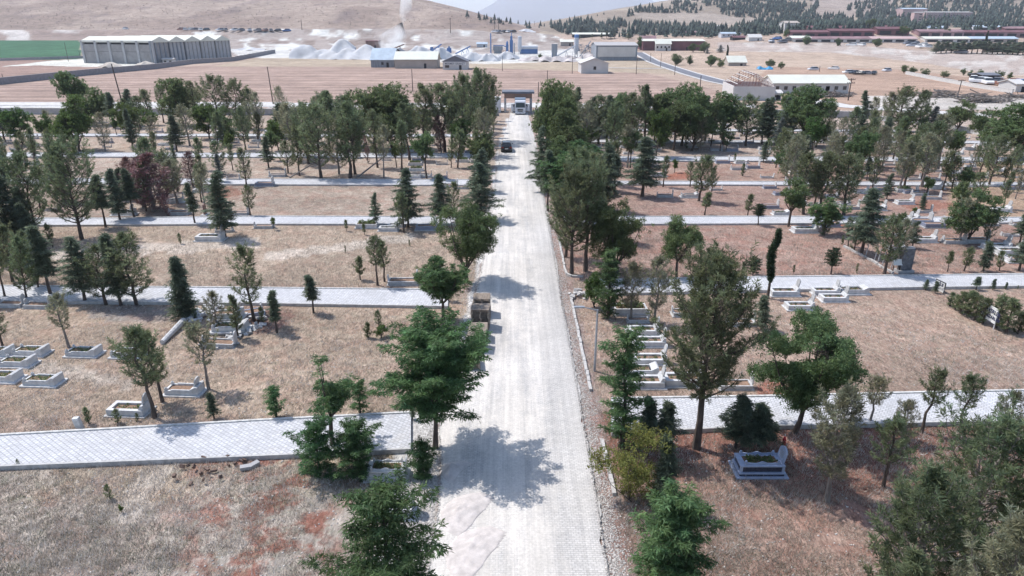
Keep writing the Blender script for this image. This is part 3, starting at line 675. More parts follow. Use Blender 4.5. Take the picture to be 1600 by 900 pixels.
near('pinegrey', 1022, 505, 402, 1.3, 44, 'wispy grey pine partly hidden by the tall dark pine', cb=.2)
near('cedar', 1190, 515, 462, .8, 45, 'small dark cedar beside the crown of the tall dark pine', cb=.1)
near('pine', 242, 653, 512, 1.5, 46, 'young dark pine with leaning thin trunk beside a white grave', cb=.33, lean=-.08)
near('pine', 254, 628, 520, 1.2, 47, 'young pine growing close behind the leaning one', cb=.3, lean=-.05)
near('pinegrey', 326, 608, 508, 1.4, 48, 'young grey green pine on slim trunk over its own round shadow', cb=.4, lean=-.05)
near('pinegrey', 108, 543, 460, 1.2, 49, 'small grey green pine just behind a white kerbed grave', cb=.35, lean=-.08)
near('pine', 4, 540, 482, .7, 50, 'small round pine cut off by the frame edge', cb=.3)
near('cedar', 290, 497, 400, 1.15, 51, 'dark many stemmed cedar at the near kerb of the second path', cb=.05, dens=1.4)
near('pine', 397, 502, 384, 1.7, 52, 'open dark pine standing over the rubble and the tumbled graves', cb=.25)
near('cedar', 433, 520, 454, .45, 53, 'thin dark spire cedar on red soil with a dark round shadow', cb=.3)
near('cedar', 490, 489, 428, .6, 54, 'small dark cedar on thin trunk at the kerb of the second path', cb=.35)
near('pinegrey', 340, 515, 456, .9, 55, 'thin grey sapling growing between the tumbled graves', cb=.1)
near('pine', 372, 528, 462, .6, 56, 'thin pine sapling rooted in the marble rubble', cb=.2)
near('pine', 590, 446, 369, 1.1, 57, 'young pine in the straw field beside its twin', cb=.4)
near('pine', 601, 440, 378, .8, 58, 'slightly shorter twin of the young pine in the straw field', cb=.35)
near('pine', 563, 437, 402, .5, 59, 'tiny pine sapling beside the twin pines', cb=.2)
near('cypress', 1199, 466, 358, .62, 60, 'columnar dark cypress standing on the far side of the second path', cb=.25)
near('topiary', 1298, 428, 388, .62, 61, 'small round clipped conifer on a stem in the reddish plot', cb=.3)
near('topiary', 1176, 430, 402, .62, 62, 'small round grey conifer beside the big pine top at the path', cb=.15)
near('topiary', 1184, 352, 319, .6, 63, 'lollipop shaped conifer on bare stem at the third path kerb', cb=.45)
near('pine', 128, 374, 224, 4.2, 402, 'very wide dark pine spreading over the third path on the left side', cb=.16, dens=1.5)
near('pine', 262, 312, 240, 3.2, 403, 'dark pine standing among the dead maroon conifers', cb=.1, dens=1.3)
# --- the rest, from a few shapes per kind
ROWS = '''
cedar 588 352 300 .75; cedar 638 355 262 1; pine 631 363 300 1; cedar 688 353 270 1.1; pine 710 340 284 .8; cedar 752 345 252 1.1; bright 428 359 340 .8; pine 542 361 344 .8; pine 570 367 350 .8
cedar 352 372 265 1.1; cedar 305 350 284 .9; pine 391 337 290 1; bush 282 381 365 .8
pine 60 372 240 .9; cedar 22 385 268 1.2; cedar 45 378 290 1; cedar 165 355 272 1; cedar 188 345 262 1; cedar 210 340 262 .9; dead 240 330 240 2.; dead 225 325 246 1.6; dead 302 292 237 1.2; dead 262 338 306 .8; pinegrey 278 318 248 1.2; dead 30 302 262 1.2; pine 262 310 252 .9; dead 205 310 245 1.2; pine 235 300 215 1.1; dead 278 300 252 1.1
pine 20 440 355 1; pine 55 442 360 1; cedar 80 462 350 1; bright 60 452 378 .7; cedar 133 472 368 1.1; pine 166 476 384 1; pine 214 476 366 1.2; cedar 189 477 362 .8; pine 42 468 372 .8; pine 8 466 380 .8; pine -20 470 360 1
silver 8 222 166 1.3; bright 36 226 170 1; pine 55 256 200 .9; pine 40 252 205 .8; pinegrey 82 222 172 1; bright 125 236 154 1.15; broad 122 190 112 .9; pinegrey 165 236 176 .9; pine 100 232 190 1; pine 12 260 210 1
broad 160 195 140 .9; cedar 178 200 143 1; cedar 207 196 138 1; pine 232 195 140 1; pine 256 192 131 1; broad 288 196 123 1.2; pine 310 198 126 1; pine 345 200 118 1.2; pine 372 200 124 1; pine 392 202 138 .9; bright 235 214 172 1.2; pinegrey 297 228 164 1.15; bright 183 212 182 .8; broad 352 216 168 1; pinegrey 388 222 160 1; cedar 348 228 188 .8; bright 360 226 192 .8; broad 140 196 150 .9
pine 242 250 206 .8; pine 316 266 216 1; pine 342 272 220 1.1; pine 364 266 224 .9; pine 385 290 232 .9; silver 345 285 240 .8; bright 362 240 205 .8; cedar 275 262 226 .8
pinegrey 405 218 144 1; cedar 440 215 160 1.1; pinegrey 460 250 160 1.2; pine 482 256 166 1; pine 502 278 162 1.1; pine 547 278 158 1.3; pine 555 272 170 1; pine 515 230 142 1.2; pine 540 228 150 1.1; broad 585 232 137 1.3; broad 615 232 138 1.3; pine 590 262 170 1; pine 640 250 160 1.1; pine 665 240 130 1.2; pine 695 238 130 1.2; broad 667 279 208 1; pine 722 240 116 1; pine 745 225 106 .9; pine 755 220 116 1.; pinegrey 757 258 166 1.; bright 435 235 188 .9; broad 425 250 205 .9; pine 450 270 220 1; dead 575 255 210 .6; dead 690 240 180 .9; cedar 420 262 212 1
pine 715 262 200 .9; bright 720 246 188 1; pine 705 262 210 .8; broad 752 262 208 1; cedar 752 300 232 .9; cedar 757 282 230 .8; pine 628 268 190 .9; pinegrey 600 278 196 .8; bright 620 262 222 .7; pine 468 275 195 .9; pinegrey 530 272 190 1; pine 480 245 160 1.2
broad 868 245 135 .8; cedar 846 300 195 .7; pine 866 232 141 .8; pine 882 232 140 1.1; cedar 897 228 134 .9; broad 880 262 172 .9; bright 890 250 178 1.1; pinegrey 914 252 160 1.3; cedar 922 225 150 1; pine 935 225 150 1; cedar 948 226 147 1; pine 958 248 158 1.2; pine 982 232 144 1.1; broad 975 225 152 1; pine 1008 228 132 1.1; broad 1035 226 148 1; cedar 1022 222 146 1; broad 1065 228 138 1.2; broad 1052 235 160 1.1; broad 1080 236 152 1; cedar 1101 222 148 1; broad 1130 226 148 1.25; pine 1110 232 165 .9; pine 1165 228 148 1.1; cedar 1190 225 152 1; bright 1025 246 172 .8; pinegrey 1092 238 180 .8; pine 1125 236 182 .8
broad 872 300 215 .8; cedar 856 330 232 .8; broad 884 320 214 1.; locust 880 330 238 1.2; pine 905 345 230 1.1; cedar 945 330 222 1; cedar 1003 307 212 1.2; pine 960 290 220 1; pinegrey 980 262 196 1.1; broad 985 262 205 .8; cedar 1010 246 218 .8; locust 905 300 220 1.2; cedar 960 300 240 1
broad 1135 236 200 .9; bush 1072 232 208 .8; pine 1036 292 243 1; bright 1054 270 250 .8; pine 1078 292 253 .9; pine 1092 314 242 1.2; pine 1112 300 262 .8; pine 1101 336 302 1; pine 1168 337 305 1; bush 1148 252 240 .9; bush 1160 275 256 .9
cedar 1200 225 150 1; cedar 1225 222 150 1; broad 1252 228 138 1.2; broad 1240 212 142 1; pine 1290 222 162 1; silver 1215 232 182 .8; cedar 1345 205 140 1; pinegrey 1362 205 152 1; pine 1400 212 134 1.3; pinegrey 1385 210 145 1; pine 1432 214 140 1.1; broad 1440 200 165 1; silver 1455 215 165 1; broad 1495 205 158 1.1; broad 1275 230 188 1.1; bright 1268 242 185 1; pine 1330 232 168 1.1; pinegrey 1310 245 182 1; broad 1412 205 172 1; pine 1405 235 182 1; cedar 1380 240 182 1
pine 1222 265 200 1.1; pine 1242 255 206 1; pine 1255 335 240 1.1; pine 1278 335 238 1.1; pine 1270 330 252 1; pine 1318 337 242 1.2; pinegrey 1232 300 210 1.1; cedar 1345 398 292 1.1; broad 1232 354 282 1; locust 1285 366 312 1; bush 1288 368 340 1; pine 1382 428 332 1.1; pinegrey 1402 426 344 1; cedar 1425 388 345 .9; bush 1316 382 368 .9; pine 1325 385 340 .9; bush 1335 390 350 .8; pine 1308 268 212 1; pine 1340 262 198 1.1; pinegrey 1295 262 205 1
pine 1355 260 200 1.1; pinegrey 1370 272 196 1.1; pine 1395 250 200 1.2; pine 1412 295 208 1.1; pinegrey 1405 300 222 1.2; pinegrey 1440 292 208 1.3; pine 1472 298 236 1.1; pinegrey 1465 265 180 1.3; pine 1448 272 190 1.1; pine 1545 290 212 1; pine 1530 272 215 1; broad 1512 378 300 1.25; pinegrey 1498 380 310 1; pine 1540 385 330 1; pine 1487 300 245 1; broad 1508 300 262 .9; broad 1490 340 285 .9; cedar 1385 312 270 .9; broad 1448 305 275 1.1; bright 1428 338 322 1; pine 1362 300 248 1; cedar 1440 330 302 .8; pine 1330 300 240 1
pine 1480 425 394 .9; pine 1506 424 388 1; cedar 1536 424 378 .9; pine 1561 423 394 .9; cedar 1592 423 360 1; cedar 1592 382 335 1.1; pine 1240 428 415 .7; bush 1338 427 412 .6
broad 1530 215 172 1.1; broad 1585 250 165 1.6; pine 1560 225 180 1; broad 1610 240 175 1.6; pine 1530 240 190 .9; pine 1580 268 225 1; pine 1568 292 248 .9; bush 1550 262 248 .8; pine 1540 262 238 .8; pine 1574 300 270 .8; bush 1508 325 312 .7
bush 1484 478 458 1.6; bush 1492 484 462 1.6; bush 1500 490 458 1.5; bush 1512 494 457 1.6; bush 1522 500 464 1.4; bush 1556 512 464 1.2; bush 1572 520 470 1.4; bush 1590 522 490 1.4; bush 1535 506 468 1.2; cedar 1446 453 437 1; cedar 1461 458 440 .9; cedar 1525 453 433 1.2; cedar 1551 453 436 .9; cedar 1571 452 441 .8; bush 1590 452 446 .8; bush 1604 516 480 1.3
bush 185 662 640 1; bush 139 662 638 1; bush 215 658 646 .9; cedar 335 654 614 .8; bush 370 512 490 .9; bush 410 505 480 .9; bush 700 470 440 1; bush 592 510 486 1; bush 575 528 505 1.3; bright 596 528 506 1.2; bush 305 500 482 1.1; bush 540 395 384 .7; bush 640 385 375 .8; bush 172 780 758 .8; bright 190 802 788 .6; bush 660 440 425 .8; bush 30 730 718 .7; cedar 645 655 630 .7
pine -12 340 240 1.2; cedar -25 400 300 1.2; pine -40 560 470 1
'''
for tok in ROWS.replace('\n', ';').split(';'):
    q = tok.split()
    if len(q) < 5: continue
    tree(q[0] if q[0] != 'bush' else 'bush', float(q[1]), float(q[2]), float(q[3]), float(q[4]), name='young_pine' if q[0] == 'bush' else None)
# trees of the crowded plots that stand between those placed above
def fill(poly, k, kinds, hmin, hmax, seed):
    rf = random.Random(seed); xs = [p[0] for p in poly]; ys = [p[1] for p in poly]; c_ = 0
    while c_ < k:
        x, y = rf.uniform(min(xs), max(xs)), rf.uniform(min(ys), max(ys))
        if not inpoly(np.array([x]), np.array([y]), poly)[0] or path_mask(np.array([x]), np.array([y]), 1)[0]: continue
        s = (y - 40) / FPX / .0175 * 1.0
        hh = rf.uniform(hmin, hmax); tree(rf.choice(kinds), x, y, y - hh * s * .93, rf.uniform(.8, 1.1)); c_ += 1
fill([(1190, 214), (1480, 214), (1500, 290), (1190, 300)], 30, ['pine', 'pinegrey', 'broad', 'pine', 'cedar'], 3, 6.0, 21)
fill([(130, 196), (420, 196), (420, 240), (60, 236)], 22, ['pine', 'pinegrey', 'bright', 'cedar', 'pine'], 3.5, 7, 22)
fill([(440, 188), (775, 188), (765, 215), (440, 215)], 20, ['pine', 'pine', 'broad', 'pinegrey'], 5, 7.5, 26)
fill([(0, 225), (130, 225), (100, 275), (0, 275)], 8, ['pine', 'cedar', 'bush'], 2.5, 5.5, 27)
fill([(-20, 295), (110, 295), (100, 335), (-20, 335)], 7, ['pine', 'cedar'], 4, 7, 28)
fill([(-10, 360), (90, 358), (90, 430), (-10, 430)], 6, ['pine', 'cedar', 'bush'], 2, 5, 29)
fill([(150, 290), (320, 290), (320, 330), (150, 330)], 6, ['pine', 'cedar', 'pinegrey'], 3, 5.5, 30)
fill([(440, 205), (780, 205), (760, 245), (440, 240)], 14, ['pine', 'pine', 'pinegrey', 'broad'], 4, 7.5, 23)
fill([(860, 205), (1190, 205), (1190, 216), (860, 218)], 12, ['pine', 'broad', 'cedar'], 4, 6.5, 24)
fill([(1480, 215), (1600, 240), (1600, 330), (1500, 330)], 7, ['pine', 'pinegrey'], 2, 4, 25)
# ------------------------------------------------------------------ graves
M_marble = mat('white_marble', (.57, .565, .56), .45, .24, 2.6, .2, spec=.4, rnd=.06)
M_marbleD = mat('stained_marble', (.46, .455, .45), .6, .28, 5, .25, rnd=.1)
M_blue = mat('blue_grey_marble', (.40, .46, .60), .35, .12, 4, .05, spec=.5)
M_gran = mat('dark_granite', (.055, .06, .085), .25, .4, 9, 0, spec=.6)
M_soil = mat('bed_soil', (.26, .17, .12), .95, .4, 6, .6)
M_gold = mat('engraved_line', (.30, .29, .28), .7, .2, 9)
M_brown = mat('brown_granite', (.20, .105, .085), .4, .3, 8, spec=.5)
def ring(mb, lx, ly, t, z0, z1, m=None):
    zc, h = (z0 + z1) / 2, z1 - z0
    mb.box((0, ly / 2 - t / 2, zc), (lx, t, h), m); mb.box((0, -ly / 2 + t / 2, zc), (lx, t, h), m)
    mb.box((lx / 2 - t / 2, 0, zc), (t, ly - 2 * t, h), m); mb.box((-lx / 2 + t / 2, 0, zc), (t, ly - 2 * t, h), m)
def slabstone(w_, h_, t_, style, m):
    """upright stone in the yz plane, foot at z=0"""
    mb = MB(); n_ = 9
    if style == 'arch': out = [(-w_ / 2, 0), (w_ / 2, 0), (w_ / 2, h_ * .62)] + [(w_ / 2 * math.cos(a), h_ * .62 + h_ * .38 * math.sin(a)) for a in np.linspace(.25, math.pi - .25, n_)] + [(-w_ / 2, h_ * .62)]
    elif style == 'wave': out = [(-w_ / 2, 0), (w_ / 2, 0), (w_ / 2, h_ * .8), (w_ * .3, h_ * .82), (w_ * .16, h_ * .97), (0, h_), (-w_ * .16, h_ * .97), (-w_ * .3, h_ * .82), (-w_ / 2, h_ * .8)]
    else: out = [(-w_ / 2, 0), (w_ / 2, 0), (w_ / 2, h_ * .9), (w_ * .36, h_), (-w_ * .36, h_), (-w_ / 2, h_ * .9)]
    mb.prism(out, 'x', -t_ / 2, t_ / 2, m)
    return mb
def lines(w_, h_, t_, n_=5):
    mb = MB()
    for i in range(n_):
        ww = w_ * (.62 if i % 2 else .5); mb.box((-t_ / 2 - .003, 0, h_ * (.68 - .11 * i)), (.006, ww, .022), M_gold)
    return mb
GP = {}
def bed_plants(seed, lx, ly, k=34, h=.16):
    rng = np.random.default_rng(seed); Pc = np.stack([rng.uniform(-lx, lx, k), rng.uniform(-ly, ly, k), rng.uniform(.0, h, k)], 1)
    return foliage(rng, Pc, np.tile([0, 0, 1.], (k, 1)), np.full(k, .1), 'leaf', 12, .12, .03, 'bed_plants', LM['broad'])
def grave_proto(kind):
    if kind in GP: return GP[kind]
    e = thing('marble_grave', 'x', 'grave', (0, -500, 0)); kids = []
    def part(nm, mb, m=None, **k): o = mb.build(nm, m, e, **k); kids.append(o); return o
    if kind in ('step', 'steph'):
        b_ = MB(); b_.box((0, 0, .04), (2.55, 1.30, .12)); part('base_slab', b_, M_marble, bevel=.012)
        b_ = MB(); ring(b_, 2.20, 1.0, .13, .10, .40); b_.box((0, .435, .432), (1.3, .09, .06)); b_.box((0, -.435, .432), (1.3, .09, .06)); part('kerb', b_, M_marble)
        b_ = MB(); b_.prism([(.62, .40), (1.10, .40), (1.10, .64), (1.0, .68), (.62, .50)], 'y', -.5, .5); part('head_block', b_, M_marble)
        for sy in (-1, 1): b_ = MB(); b_.box((-1.0, sy * .40, .47), (.15, .15, .14)); b_.lathe([(.05, .54), (.065, .57), (.03, .61)], (-1.0, sy * .40, 0), 8); part('corner_post', b_, M_marble)
        b_ = MB(); b_.box((-.25, 0, .2), (1.6, .72, .24)); part('planting_bed', b_, M_soil)
        if kind == 'steph': s_1 = slabstone(.62, .62, .09, 'arch', M_marble); o = part('headstone', s_1); o.location = (.84, 0, .60); o.rotation_euler = (0, .22, 0)
        else: kids.append(obj('bed_plants', bed_plants(5, .6, .28, 16, .1), e, (-.25, 0, .33)))
    elif kind == 'plain':
        b_ = MB(); b_.box((0, 0, .03), (2.60, 1.42, .10)); part('base_slab', b_, M_marble, bevel=.012)
        b_ = MB(); ring(b_, 2.30, 1.15, .24, .08, .46); part('kerb', b_, M_marble, bevel=.012)
        b_ = MB(); b_.box((-.0, 0, .2), (1.8, .66, .24)); part('planting_bed', b_, M_soil); kids.append(obj('bed_plants', bed_plants(7, .7, .25, 12, .06), e, (0, 0, .33)))
        b_ = MB(); b_.prism([(.85, .46), (1.2, .46), (1.15, .74), (1.0, .74)], 'y', -.5, .5); part('head_block', b_, M_marble)
        o = part('headstone', slabstone(.6, .72, .08, 'arch', M_marbleD)); o.location = (1.06, 0, .70); o.rotation_euler = (0, .18, 0)
        t_ = lines(.6, .72, .08).build('inscription', None, o)
    elif kind == 'low':
        b_ = MB(); b_.box((0, 0, .03), (2.3, 1.1, .08)); part('base_slab', b_, M_marbleD)
        b_ = MB(); ring(b_, 2.1, .95, .1, .07, .34); part('kerb', b_, M_marbleD)
        b_ = MB(); b_.box((0, 0, .16), (1.88, .73, .2)); part('planting_bed', b_, M_soil)
        o = part('headstone', slabstone(.5, .85, .08, 'arch', M_marble)); o.location = (1.08, 0, .3)
        o = part('footstone', slabstone(.36, .45, .07, 'arch', M_marble)); o.location = (-1.08, 0, .3)
    elif kind == 'stones':
        b_ = MB(); ring(b_, 1.9, .8, .09, -.02, .2); part('kerb', b_, M_marbleD)
        o = part('headstone', slabstone(.42, .8, .07, 'arch', M_marble)); o.location = (1.0, 0, .0); o.rotation_euler = (0, .1, 0)
        o = part('footstone', slabstone(.34, .5, .07, 'flat', M_marble)); o.location = (-1.0, 0, .0)
    elif kind == 'granite':
        b_ = MB(); b_.box((0, 0, .04), (2.4, 1.25, .12)); part('base_slab', b_, M_marbleD)
        b_ = MB(); ring(b_, 2.15, 1.0, .14, .1, .46); part('kerb', b_, mat('grey_granite', (.24, .26, .33), .35, .3, 8, spec=.5))
        b_ = MB(); b_.box((0, 0, .26), (1.87, .72, .3)); part('planting_bed', b_, M_soil)
        o = part('headstone', slabstone(.7, .8, .1, 'wave', M_marble)); o.location = (1.0, 0, .46)
    elif kind == 'planted':
        b_ = MB(); b_.box((0, 0, .04), (2.5, 1.3, .12)); part('base_slab', b_, M_marbleD)
        b_ = MB(); ring(b_, 2.25, 1.1, .13, .1, .5); part('kerb', b_, M_marble)
        b_ = MB(); b_.box((0, 0, .26), (1.99, .84, .36)); part('planting_bed', b_, M_soil)
        kids.append(obj('bed_plants', bed_plants(9, .85, .34, 90, .3), e, (0, 0, .45)))
    elif kind in ('blue', 'ornate'):
        mB, mG = (M_blue, M_gran) if kind == 'blue' else (M_marble, M_marbleD)
        b_ = MB(); b_.box((0, 0, .03), (2.75, 1.6, .10)); part('base_slab', b_, mB, bevel=.01)
        b_ = MB(); b_.box((0, 0, .15), (2.35, 1.2, .14)); part('plinth', b_, mG)
        b_ = MB(); b_.box((0, 0, .255), (2.48, 1.32, .07)); part('ledge', b_, mB, bevel=.01)
        b_ = MB(); b_.box((0, 0, .46), (2.2, 1.06, .34)); part('side_panel', b_, mG)
        b_ = MB()
        for sx in (-1, 1):
            for sy in (-1, 1): b_ = MB(); b_.box((sx * 1.1, sy * .53, .46), (.12, .12, .338)); part('corner_column', b_, mB)
        b_ = MB(); ring(b_, 2.36, 1.22, .30, .632, .71); part('kerb', b_, mB, bevel=.008)
        b_ = MB(); b_.box((0, 0, .66), (1.74, .60, .08)); part('planting_bed', b_, M_soil)
        kids.append(obj('bed_plants', bed_plants(11, .75, .24, 60, .1), e, (0, 0, .68)))
        for sy in (-1, 1):
            b_ = MB(); xs = np.linspace(-.78, .78, 25); top = [(x, .79 + .07 * math.exp(-(x / .28) ** 2) + .025 * math.cos(x * 9)) for x in xs]
            b_.prism([(-.78, .712)] + top + [(.78, .712)], 'y', sy * .46 - .03, sy * .46 + .03); part('side_rail', b_, mB)
            for sx in (-1, 1): b_ = MB(); b_.box((sx * .87, sy * .46, .79), (.14, .14, .15)); b_.lathe([(.04, .865), (.065, .90), (.05, .95), (.01, .975)], (sx * .87, sy * .46, 0), 10); part('corner_post', b_, mB)
        o = part('headstone', slabstone(.8, .78, .1, 'arch', mB)); o.location = (1.12, 0, .712); o.rotation_euler = (0, .2, 0)
        lines(.8, .78, .1, 5).build('inscription', None, o)
    elif kind == 'stele':
        b_ = MB(); b_.box((0, 0, .03), (.8, 1.5, .1)); part('base_slab', b_, M_marbleD)
        o = part('headstone', slabstone(.75, 1.45, .16, 'arch', M_brown)); o.location = (0, 0, .06)
    e['_proto'] = 1; GP[kind] = (e, kids); return GP[kind]
GRAVES = []
def grave(kind, cx, by, label=None, rz=0., s=1., tilt=None, lift=0., grp=None):
    src, kids = grave_proto(kind); s *= .83
    x, y, z = G(cx, by); y += .6 * s * (1 if abs(math.sin(rz)) < .7 else 1.6)
    z = float(H(x, y))
    if src.get('_proto'):
        del src['_proto']; e = src; e.location = (x, y, z + lift); e.rotation_euler = (0, 0, rz); e.scale = (s, s, s)
        e['label'] = ''
    else: e = copy_tree(src, kids, (x, y, z + lift), rz, s, None)
    if e is not src and kids and any(k.children for k in kids):
        for ch, k in zip([c for c in e.children], kids):
            for g in k.children: d = g.copy(); COL.objects.link(d); d.parent = ch
    if 'group' in e: del e['group']
    e['label'] = label or ''
    if tilt: e.rotation_euler = (tilt[0], tilt[1], rz)
    GRAVES.append([e, kind, cx, by, label]); return e
W = -.06
grave('plain', 196, 652, 'white marble grave with thick plain rim beside the pine with leaning thin trunk', W)
grave('steph', 283, 621, 'white marble grave with upright headstone just past the two young pines', W)
grave('step', 60, 606, 'white kerbed grave with red soil, nearest the paved path among the far graves', W)
grave('step', 125, 560, 'white kerbed grave at the foot of a grey green pine', W)
grave('step', 42, 559, 'white kerbed grave between its plain neighbour and the grave under the grey green pine', W)
grave('step', 20, 576, 'white kerbed grave with raised head block standing close to a dark bush', W)
grave('step', -4, 600, 'white grave cut by the frame edge, near the kerbed grave with red soil', W)
grave('step', -14, 560, 'white grave mostly outside the frame behind the other kerbed graves', W)
grave('step', 196, 562, 'white kerbed grave half hidden by the crown of the leaning young pine', W)
grave('low', 12, 482, 'weathered grave with kerb and headstone at the near edge of the second path', W)
grave('low', 54, 484, 'long weathered grave with a footstone beside the one at the frame edge', W)
grave('steph', 352, 511, 'grey stained grave on the rubble, upper one of the tumbled pair', .05, 1.1, None, .45)
grave('step', 356, 524, 'pale marble grave on a dark plinth in the middle of the rubble', .03, 1.15, None, .1)
grave('low', 338, 546, 'long low grave with tilted headstone at the near edge of the rubble', 0, 1.1, (0, .05))
grave('granite', 388, 498, 'dark stained grave leaning at the top of the rubble', .3, .95, (.08, -.06))
grave('low', 628, 448, 'grey walled grave with two posts beside the green locust crown', 0, 1.25)
grave('low', 676, 438, 'pale narrow grave partly hidden behind the green locust crown', .2, .9)
grave('granite', 666, 361, 'long grey grave with dark bed at the near edge of the third path', 0, 1.15)
grave('planted', 572, 358, 'low grave with leafy plants at the near edge of the third path', 0, 1.1)
grave('plain', 618, 356, 'small pale grave beside the planted one at the third path', 0, .8)
grave('plain', 606, 362, 'flat white grave with reddish bed below the small pale one', 0, .95)
grave('low', 410, 358, 'low grey grave beside a dark little bush at the third path', 0, 1.)
grave('plain', 325, 378, 'double rimmed white grave in the straw plot below the third path', 0, 1.25)
grave('low', 348, 364, 'grey grave in the shade just behind the double rimmed one', 0, .9)
grave('stele', 318, 337, 'tall brown headstone with a round picture at the far kerb of the third path', 0, .95)
grave('low', 276, 337, 'low white kerb grave beside the tall brown headstone', 0, 1.2)
grave('steph', 190, 338, 'blue grey grave in the shade of the large pine at the third path', 0, 1.2)
grave('plain', 270, 318, 'pale stone grave under the dead maroon conifers', .3, 1.)
grave('low', 372, 337, 'pale low grave just past the blue green cedar on the third path', 0, 1.)
grave('plain', 312, 301, 'small white grave with post beside the rightmost maroon conifer', 0, .9)
grave('granite', 412, 292, 'long grey tomb at the near kerb of the fourth path', 0, 1.2)
grave('low', 432, 277, 'pale grave at the feet of the cedars by the fourth path', 0, 1.2)
grave('low', 363, 283, 'thin pale grave across the fourth path, near the frame of young pines', 0, .9)
grave('planted', 648, 259, 'planted grave, topmost of the row of three beside the dark leaning tree', 0, 1.)
grave('planted', 650, 268, 'planted grave, middle of the row of three beside the dark leaning tree', 0, 1.)
grave('plain', 647, 279, 'white grave, lowest of the row of three beside the dark leaning tree', 0, .9)
grave('plain', 665, 278, 'small white grave touching the trunk of the dark leaning tree', 0, .8)
grave('granite', 688, 281, 'bluish grave half hidden by a cedar at the fourth path', 0, 1.)
grave('planted', 722, 254, 'grave with a small plant, near the road beyond the fourth path', 0, 1.)
grave('planted', 746, 254, 'grave with a round bush in its bed, closest to the road beyond the fourth path', 0, 1.05)
grave('granite', 735, 240, 'dark grave behind the two planted ones near the road', 0, 1.)
grave('low', 690, 258, 'white low grave between tree trunks beyond the fourth path', 0, .9)
grave('low', 702, 293, 'low white grave between the cedars at the near kerb of the fourth path', 0, 1.1)
grave('low', 720, 296, 'white grave with wire arch shaped shrubs at the near kerb of the fourth path', 0, 1.)
# graves right of the road
grave('planted', 986, 494, 'dark walled grave with tall plants on the verge by the street lamp', .02, 1.2)
grave('low', 998, 506, 'small white headed grave just below the dark walled planted one', 0, .8)
grave('plain', 1006, 526, 'white rimmed grave, highest of the column next to the tall dark pine', 0, 1.)
grave('plain', 1016, 544, 'white grave with grey side, second of the column next to the tall dark pine', 0, 1.)
grave('plain', 1016, 572, 'white rimmed grave, third of the column next to the tall dark pine', 0, 1.)
grave('step', 1004, 590, 'white grave with corner posts, fourth of the column next to the tall dark pine', 0, 1.)
grave('plain', 1010, 609, 'pale grave nearest the first path in the column next to the tall dark pine', 0, 1.05)
grave('plain', 1070, 606, 'white grave lying in shade behind the bare trunk of the tall dark pine', 0, 1.1)
grave('low', 1152, 612, 'grey grave in the shade beyond the trunk of the tall dark pine', 0, 1.)
grave('low', 1160, 512, 'thin white grave with sloping stone beside the crown of the tall dark pine', 0, 1.)
grave('low', 1075, 497, 'pale grave behind the crown of the tall dark pine', 0, 1.1)
grave('plain', 1252, 486, 'white grave with dark sides and a rounded stone, lowest of the straw plot', 0, .95)
grave('plain', 1306, 473, 'wide white grave in front of the pair at the second path', 0, .95)
grave('step', 1338, 462, 'white grave farthest along the row at the second path', 0, 1.05)
grave('plain', 1292, 462, 'white grave squeezed behind the wide one at the second path', 0, .95)
grave('plain', 1228, 464, 'white grave with long dark shadow, first of the row at the second path', 0, 1.05)
grave('ornate', 603, 752, 'white marble grave with arched side rails behind the dense feathery locust, the farther one', 0, .85)
grave('ornate', 612, 812, 'white marble grave with arched side rails nearly covered by the dense feathery locust', 0, .85)
grave('blue', 1190, 746, 'blue grey marble grave with dark panels and arched headstone under the trees', .0, 1.)
grave('plain', 1260, 365, 'white double grave with several stones beside the leaning green tree', 0, 1.15)
grave('granite', 1298, 356, 'raised stone planter grave beside a heap of red earth', 0, 1.1)
grave('low', 1040, 309, 'white grave on the open reddish plot, nearer the road of two', 0, 1.)
grave('steph', 1079, 310, 'white grave on the open reddish plot, at the foot of the pines', 0, 1.05)
for a in [('granite', 1205, 327, 1.), ('step', 1222, 337, .9), ('low', 1272, 322, .9), ('low', 1330, 328, 1.1), ('steph', 1318, 322, .9), ('granite', 1130, 256, 1.1), ('step', 1160, 256, 1.), ('granite', 1178, 264, 1.), ('low', 1155, 266, 1.1), ('low', 1120, 236, 1.), ('granite', 1145, 237, 1.),
          ('plain', 1448, 380, 1.), ('granite', 1462, 357, 1.1), ('low', 1495, 382, 1.1), ('low', 1530, 381, 1.2), ('plain', 1562, 392, 1.1), ('plain', 1583, 400, 1.2), ('steph', 1597, 412, 1.1), ('plain', 1410, 352, 1.1), ('granite', 1442, 352, 1.2), ('plain', 1422, 346, 1.), ('plain', 1567, 332, 1.), ('granite', 1585, 297, 1.),
          ('planted', 1415, 301, 1.), ('granite', 1425, 303, .9), ('low', 1440, 306, 1.), ('low', 1460, 312, 1.), ('low', 1035, 263, .8), ('plain', 1030, 276, 1.), ('granite', 1020, 262, 1.), ('low', 1005, 283, .9), ('low', 1120, 298, .8), ('planted', 1040, 224, 1.), ('planted', 1020, 228, 1.), ('low', 1085, 219, 1.), ('low', 1035, 218, 1.)]:
    grave(a[0], a[1], a[2], None, 0, a[3])
